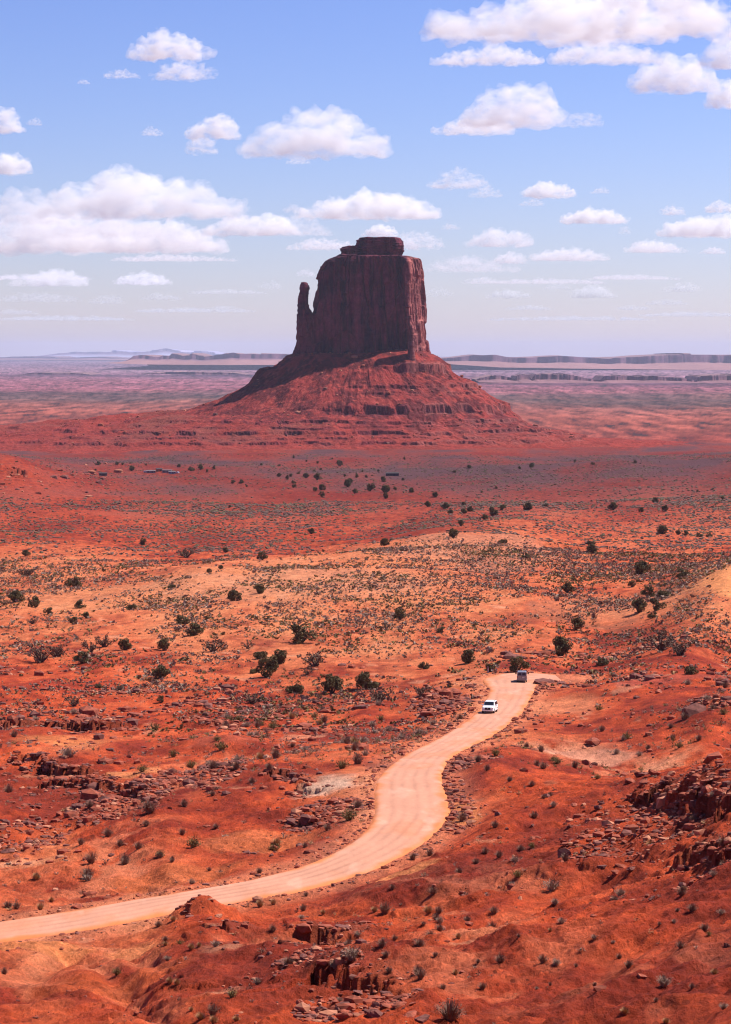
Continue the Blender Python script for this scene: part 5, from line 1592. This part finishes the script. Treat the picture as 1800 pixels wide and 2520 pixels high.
def box(name, c, s, mat, parent, bevel=.02):
    bm = bmesh.new(); bmesh.ops.create_cube(bm, size=1.0)
    for v in bm.verts:
        v.co = Vector((c[0] + v.co.x * s[0], c[1] + v.co.y * s[1], c[2] + v.co.z * s[2]))
    return bm_obj(name, bm, mat, parent, min(bevel, min(s) * .3))

def loft(name, secs, mat, parent):
    """secs: (x, half width low, half width high, z low, z high, corner radius)"""
    V, n = [], 0
    for (x, wl, wh, z0, z1, r) in secs:
        ring = []
        for (sy, z, w) in ((1, z0, wl), (1, z1, wh), (-1, z1, wh), (-1, z0, wl)):
            up = z == z1
            a = (sy * (w - (r if True else 0)), z); b = (sy * w, z + (-r if up else r))
            ring += ([b, a] if (up and sy > 0) or (not up and sy < 0) else [a, b])
        V += [(x, y, z) for y, z in ring]; n = len(ring)
    Fc = []
    for i in range(len(secs) - 1):
        for j in range(n):
            Fc.append((i * n + j, i * n + (j + 1) % n, (i + 1) * n + (j + 1) % n, (i + 1) * n + j))
    bm = bmesh.new()
    vs = [bm.verts.new(v) for v in V]
    for f in Fc: bm.faces.new([vs[k] for k in f])
    bm.faces.new(vs[:n]); bm.faces.new(vs[-n:][::-1])
    return bm_obj(name, bm, mat, parent)

def panel(name, pts4, mat, parent, t=.03):
    """thin pane through four corners, given a little thickness outwards"""
    P = [Vector(p) for p in pts4]
    nrm = (P[1] - P[0]).cross(P[3] - P[0]).normalized()
    bm = bmesh.new()
    a = [bm.verts.new(p - nrm * t) for p in P]; b = [bm.verts.new(p + nrm * t) for p in P]
    bm.faces.new(b); bm.faces.new(a[::-1])
    for i in range(4):
        bm.faces.new([a[i], a[(i + 1) % 4], b[(i + 1) % 4], b[i]])
    return bm_obj(name, bm, mat, parent)

def wheel(x, y, r, parent):
    bm = bmesh.new()
    bmesh.ops.create_cone(bm, cap_ends=True, segments=24, radius1=r, radius2=r, depth=.26, matrix=Matrix.Translation((x, y, r)) @ Matrix.Rotation(math.pi / 2, 4, 'X'))
    w = bm_obj('wheel', bm, M_tyre, parent, .03)
    bm = bmesh.new()
    bmesh.ops.create_cone(bm, cap_ends=True, segments=16, radius1=r * .62, radius2=r * .5, depth=.06, matrix=Matrix.Translation((x, y + (.13 if y > 0 else -.13), r)) @ Matrix.Rotation(math.pi / 2 * (-1 if y > 0 else 1), 4, 'X'))
    bm_obj('rim', bm, M_rim, w, 0)

def make_suv():
    o = empty('car')
    loft('body', [(2.62, .80, .72, .48, .92, .08), (2.52, .92, .86, .40, 1.04, .10), (2.2, 1.0, .95, .38, 1.12, .10), (1.15, 1.02, .98, .36, 1.20, .08), (.9, 1.02, .99, .36, 1.22, .06),
                  (-2.0, 1.02, .98, .36, 1.24, .06), (-2.5, 1.0, .96, .42, 1.22, .08), (-2.66, .92, .9, .50, 1.15, .08)], M_white, o)
    loft('cabin', [(1.12, .93, .90, 1.16, 1.22, .02), (.42, .96, .80, 1.18, 1.84, .07), (.1, .96, .80, 1.18, 1.91, .08), (-1.6, .96, .80, 1.18, 1.92, .08), (-2.3, .95, .80, 1.18, 1.86, .08), (-2.56, .93, .88, 1.16, 1.26, .02)], M_white, o)
    panel('windscreen', [(1.03, -.80, 1.30), (1.03, .80, 1.30), (.50, .72, 1.79), (.50, -.72, 1.79)], M_glass, o)
    panel('rear_window', [(-2.54, .78, 1.34), (-2.54, -.78, 1.34), (-2.36, -.70, 1.76), (-2.36, .70, 1.76)], M_glass, o)
    for s in (1, -1):
        for x0, x1, x2, x3 in ((.82, -.30, -.30, .42), (-.40, -1.35, -1.35, -.40), (-1.45, -2.28, -2.15, -1.45)):
            q = [(x0, s * .955, 1.29), (x1, s * .955, 1.29), (x2, s * .835, 1.76), (x3, s * .835, 1.76)]
            panel('side_window', q if s < 0 else q[::-1], M_glass, o, .025)
        hl = box('headlight', (2.52, s * .76, .93), (.22, .30, .17), M_lamp, o)
        box('fog_lamp', (2.58, s * .72, .62), (.10, .20, .12), M_black, o)
        box('tail_light', (-2.60, s * .86, 1.05), (.14, .16, .34), M_red, o)
        mi = box('mirror', (.78, s * 1.13, 1.30), (.16, .24, .20), M_white, o)
        box('roof_rail', (-.9, s * .74, 1.96), (2.1, .05, .05), M_black, o)
        box('door_handle', (-.1, s * 1.035, 1.08), (.22, .03, .04), M_rim, o)
        box('wheel_arch', (1.62, s * .99, .72), (.98, .08, .10), M_black, o); box('wheel_arch', (-1.5, s * .99, .72), (.98, .08, .10), M_black, o)
        wheel(1.62, s * .90, .40, o); wheel(-1.5, s * .90, .40, o)
    g = box('grille', (2.60, 0, .88), (.10, .95, .26), M_black, o); box('badge', (2.66, 0, .90), (.03, .18, .14), M_rim, g)
    box('bumper', (2.62, 0, .56), (.16, 1.60, .16), M_white, o); box('air_intake', (2.64, 0, .70), (.16, .90, .10), M_black, o)
    box('rear_bumper', (-2.66, 0, .60), (.16, 1.80, .20), M_white, o); box('number_plate', (-2.70, 0, .90), (.04, .5, .16), M_plate, o)
    return o

def make_van():
    o = empty('van')
    loft('body', [(2.75, .86, .80, .45, .95, .10), (2.6, .95, .90, .38, 1.10, .10), (1.9, .98, .95, .36, 1.22, .08), (1.5, .99, .97, .36, 1.28, .05), (-2.55, .99, .97, .36, 1.28, .05), (-2.68, .97, .95, .42, 1.26, .05)], M_silver, o)
    loft('cabin', [(1.75, .92, .88, 1.22, 1.28, .02), (.95, .95, .84, 1.24, 2.02, .10), (.5, .96, .85, 1.24, 2.12, .12), (-2.3, .96, .85, 1.24, 2.12, .12), (-2.55, .95, .85, 1.24, 2.05, .10), (-2.66, .94, .90, 1.22, 1.32, .04)], M_silver, o)
    panel('windscreen', [(1.66, -.80, 1.36), (1.66, .80, 1.36), (1.06, .75, 1.95), (1.06, -.75, 1.95)], M_glass, o)
    for s in (1, -1):
        q = [(-2.645, s * .80, 1.40), (-2.645, s * .07, 1.40), (-2.60, s * .07, 1.94), (-2.60, s * .72, 1.94)]
        panel('rear_window', q if s > 0 else q[::-1], M_glass, o, .03)
        for x0, x1, x2, x3 in ((1.35, .35, .35, .95), (.2, -.95, -.95, .2), (-1.1, -2.35, -2.3, -1.1)):
            q = [(x0, s * .955, 1.38), (x1, s * .955, 1.38), (x2, s * .875, 1.95), (x3, s * .875, 1.95)]
            panel('side_window', q if s < 0 else q[::-1], M_glass, o, .025)
        box('tail_light', (-2.68, s * .91, 1.08), (.12, .13, .50), M_red, o)
        box('headlight', (2.66, s * .74, .92), (.16, .30, .2), M_lamp, o)
        m = box('mirror', (1.25, s * 1.24, 1.50), (.16, .26, .38), M_black, o); box('mirror_arm', (1.25, s * 1.05, 1.42), (.06, .26, .06), M_black, m)
        wheel(1.75, s * .88, .38, o); wheel(-1.65, s * .88, .38, o)
    box('rear_bumper', (-2.74, 0, .55), (.18, 1.86, .22), M_silver, o); box('number_plate', (-2.70, -.28, .98), (.04, .5, .16), M_plate, o)
    box('door_handle', (-2.70, .12, 1.10), (.05, .06, .2), M_black, o); box('door_seam', (-2.685, 0, 1.0), (.02, .03, .9), M_black, o)
    return o

def copy_tree(o, parent=None):
    c = o.copy(); COL.objects.link(c)
    if parent is not None: c.parent = parent
    for ch in list(o.children): copy_tree(ch, c)
    return c

def rest(o, px, py, heading, dz=0.0):
    p = hit(px, py)
    d, z, w, s = road_info(p[0:1], p[1:2])
    zz = float(z[0]) + .06 if d[0] < w[0] else float(ground_z(p[0], p[1]))
    o.location = (p[0], p[1], zz + dz)
    # lie along the slope of the road
    o.rotation_euler = (0, 0, heading)
    if d[0] < w[0]:
        i = int(np.argmin(((RC[:, :2] - p[:2]) ** 2).sum(1))); t = RC[min(i + 6, len(RC) - 1)] - RC[max(i - 6, 0)]
        h = np.array([math.cos(heading), math.sin(heading)])
        slope = float(t[2]) / float(np.hypot(t[0], t[1])) * (1 if h @ t[:2] > 0 else -1)
        o.rotation_euler = Euler((0, -math.atan(slope), heading), 'XYZ')
    return o
i_ = int(np.argmin(((RC[:, :2] - hit(1205, 1757)[:2]) ** 2).sum(1)))
t_ = RC[i_ + 8] - RC[i_ - 8]
suv = rest(make_suv(), 1206, 1756, math.atan2(t_[1], t_[0]) - .06)
tag(suv, 'white sport utility car driving towards the viewer up the dirt road', 'car')
van = rest(make_van(), 1285, 1679, math.radians(86))
van.scale = (.94, .94, .94)
tag(van, 'silver van seen from behind at the head of the dirt road', 'van')

# ------------------------------------------------------------------ homestead and shed far out on the valley floor
M_board = simple_mat('weathered_board', (0.085, 0.06, 0.065), .9, .3, 1.0)
M_tin = simple_mat('tin_roof', (0.05, 0.042, 0.046), .7, .2, 1.0, metallic=.2)
M_mud = simple_mat('mud_plaster', (0.36, 0.12, 0.065), .95, .2, 1.0)
M_siding = simple_mat('pale_siding', (0.24, 0.21, 0.21), .7, .08, 1.0)
M_blue = simple_mat('blue_siding', (0.22, 0.27, 0.36), .7, .08, 1.0)

def house(name, px, py, L, Wd, Ht, wall, roof, rz, label, cat, roof_h=.9):
    p = hit(px, py)
    o = empty(name, (p[0], p[1], float(ground_z(p[0], p[1])) - .2), rz)
    box('wall', (0, 0, Ht / 2), (L, Wd, Ht), wall, o, .03)
    bm = bmesh.new()
    v = [bm.verts.new(q) for q in [(-L / 2 - .3, -Wd / 2 - .4, Ht + .02), (L / 2 + .3, -Wd / 2 - .4, Ht + .02), (L / 2 + .3, Wd / 2 + .4, Ht + .02), (-L / 2 - .3, Wd / 2 + .4, Ht + .02), (-L / 2 - .3, 0, Ht + roof_h), (L / 2 + .3, 0, Ht + roof_h)]]
    for f in ((0, 1, 5, 4), (2, 3, 4, 5), (0, 4, 3), (1, 2, 5), (3, 2, 1, 0)): bm.faces.new([v[k] for k in f])
    bm_obj('roof', bm, roof, o)
    box('door', (L * .12, -Wd / 2 - .03, 1.05), (.95, .06, 2.0), M_black, o)
    for q in (-.32, .36):
        f = box('window', (L * q, -Wd / 2 - .03, 1.6), (1.2, .06, .9), M_siding, o); box('pane', (L * q, -Wd / 2 - .07, 1.6), (1.0, .04, .75), M_glass, f)
    return tag(o, label, cat)
house('shed', 966, 1171, 12.5, 5, 2.7, M_board, M_tin, .05, 'long dark shed alone on the valley floor below the butte', 'shed')
house('shed', 254, 1171, 7.5, 4, 2.6, M_board, M_tin, .1, 'small dark shed beside the round earth house at left', 'shed')
house('trailer_home', 372, 1164, 9, 3.4, 2.7, M_siding, M_siding, .15, 'pale trailer home at the left of the distant homestead', 'house', .35)
house('trailer_home', 412, 1163, 9.5, 3.6, 2.8, M_siding, M_siding, -.1, 'largest white trailer home in the distant homestead', 'house', .35)
house('trailer_home', 424, 1166, 7, 3.2, 2.6, M_blue, M_siding, .1, 'blue-sided trailer home in the distant homestead', 'house', .35)
house('cottage', 392, 1160, 6, 4, 2.6, M_mud, M_tin, .3, 'small mud-walled house behind the trailer homes', 'house')
def hogan(px, py, r, label):
    p = hit(px, py)
    o = empty('hogan', (p[0], p[1], float(ground_z(p[0], p[1])) - .2))
    bm = bmesh.new()
    bmesh.ops.create_cone(bm, cap_ends=True, segments=8, radius1=r, radius2=r * .95, depth=2.1, matrix=Matrix.Translation((0, 0, 1.05)))
    bm_obj('wall', bm, M_mud, o, .05)
    bm = bmesh.new()
    bmesh.ops.create_uvsphere(bm, u_segments=16, v_segments=8, radius=1.0)
    for v in list(bm.verts):
        v.co = Vector((v.co.x * r * 1.02, v.co.y * r * 1.02, 2.12 + max(v.co.z, 0) * 1.5))
    bmesh.ops.remove_doubles(bm, verts=bm.verts, dist=.001)
    bm_obj('roof', bm, M_mud, o, smooth=True)
    box('door', (0, -r * .93, 1.0), (.95, .12, 1.9), M_black, o)
    tag(o, label, 'house')
hogan(226, 1166, 4.0, 'round red earth house at the left of the small dark shed')
hogan(292, 1163, 4.6, 'wide round earth house between the small shed and the homestead')
for k, (px, py, rz, lb) in enumerate([(360, 1163, .4, 'white car parked at the left end of the homestead'), (437, 1165, 2.2, 'white car parked at the right end of the homestead')]):
    c = rest(copy_tree(suv), px, py, rz); tag(c, lb, 'car', 'cars parked at the homestead')

# white marker post at the bend
p = hit(1202, 1655)
o = empty('marker_post', (p[0], p[1], float(ground_z(p[0], p[1])) - .1))
box('post', (0, 0, .65), (.22, .10, 1.3), M_white, o, .02); box('cap', (0, 0, 1.335), (.26, .14, .07), M_white, o, .02); box('reflector', (0, -.06, 1.05), (.14, .02, .2), M_red, o, .005)
tag(o, 'short white marker post by a juniper at the head of the road', 'post')
# ------------------------------------------------------------------ the air
def make_haze():
    bm = bmesh.new()
    bmesh.ops.create_cube(bm, size=1.0)
    for v in bm.verts:
        v.co = Vector((v.co.x * 300000, (-300 if v.co.y < 0 else 100000), (-330 if v.co.z < 0 else 420)))
    me = bpy.data.meshes.new('haze'); bm.to_mesh(me); bm.free()
    m = bpy.data.materials.new('air'); m.use_nodes = True
    t = m.node_tree; t.nodes.clear()
    out = t.nodes.new('ShaderNodeOutputMaterial'); v = t.nodes.new('ShaderNodeVolumePrincipled')
    v.inputs['Color'].default_value = (0.68, 0.76, 1.0, 1)
    v.inputs['Density'].default_value = 1.35e-5
    t.links.new(v.outputs[0], out.inputs['Volume'])
    tag(link('haze', me, m), kind='stuff')
make_haze()
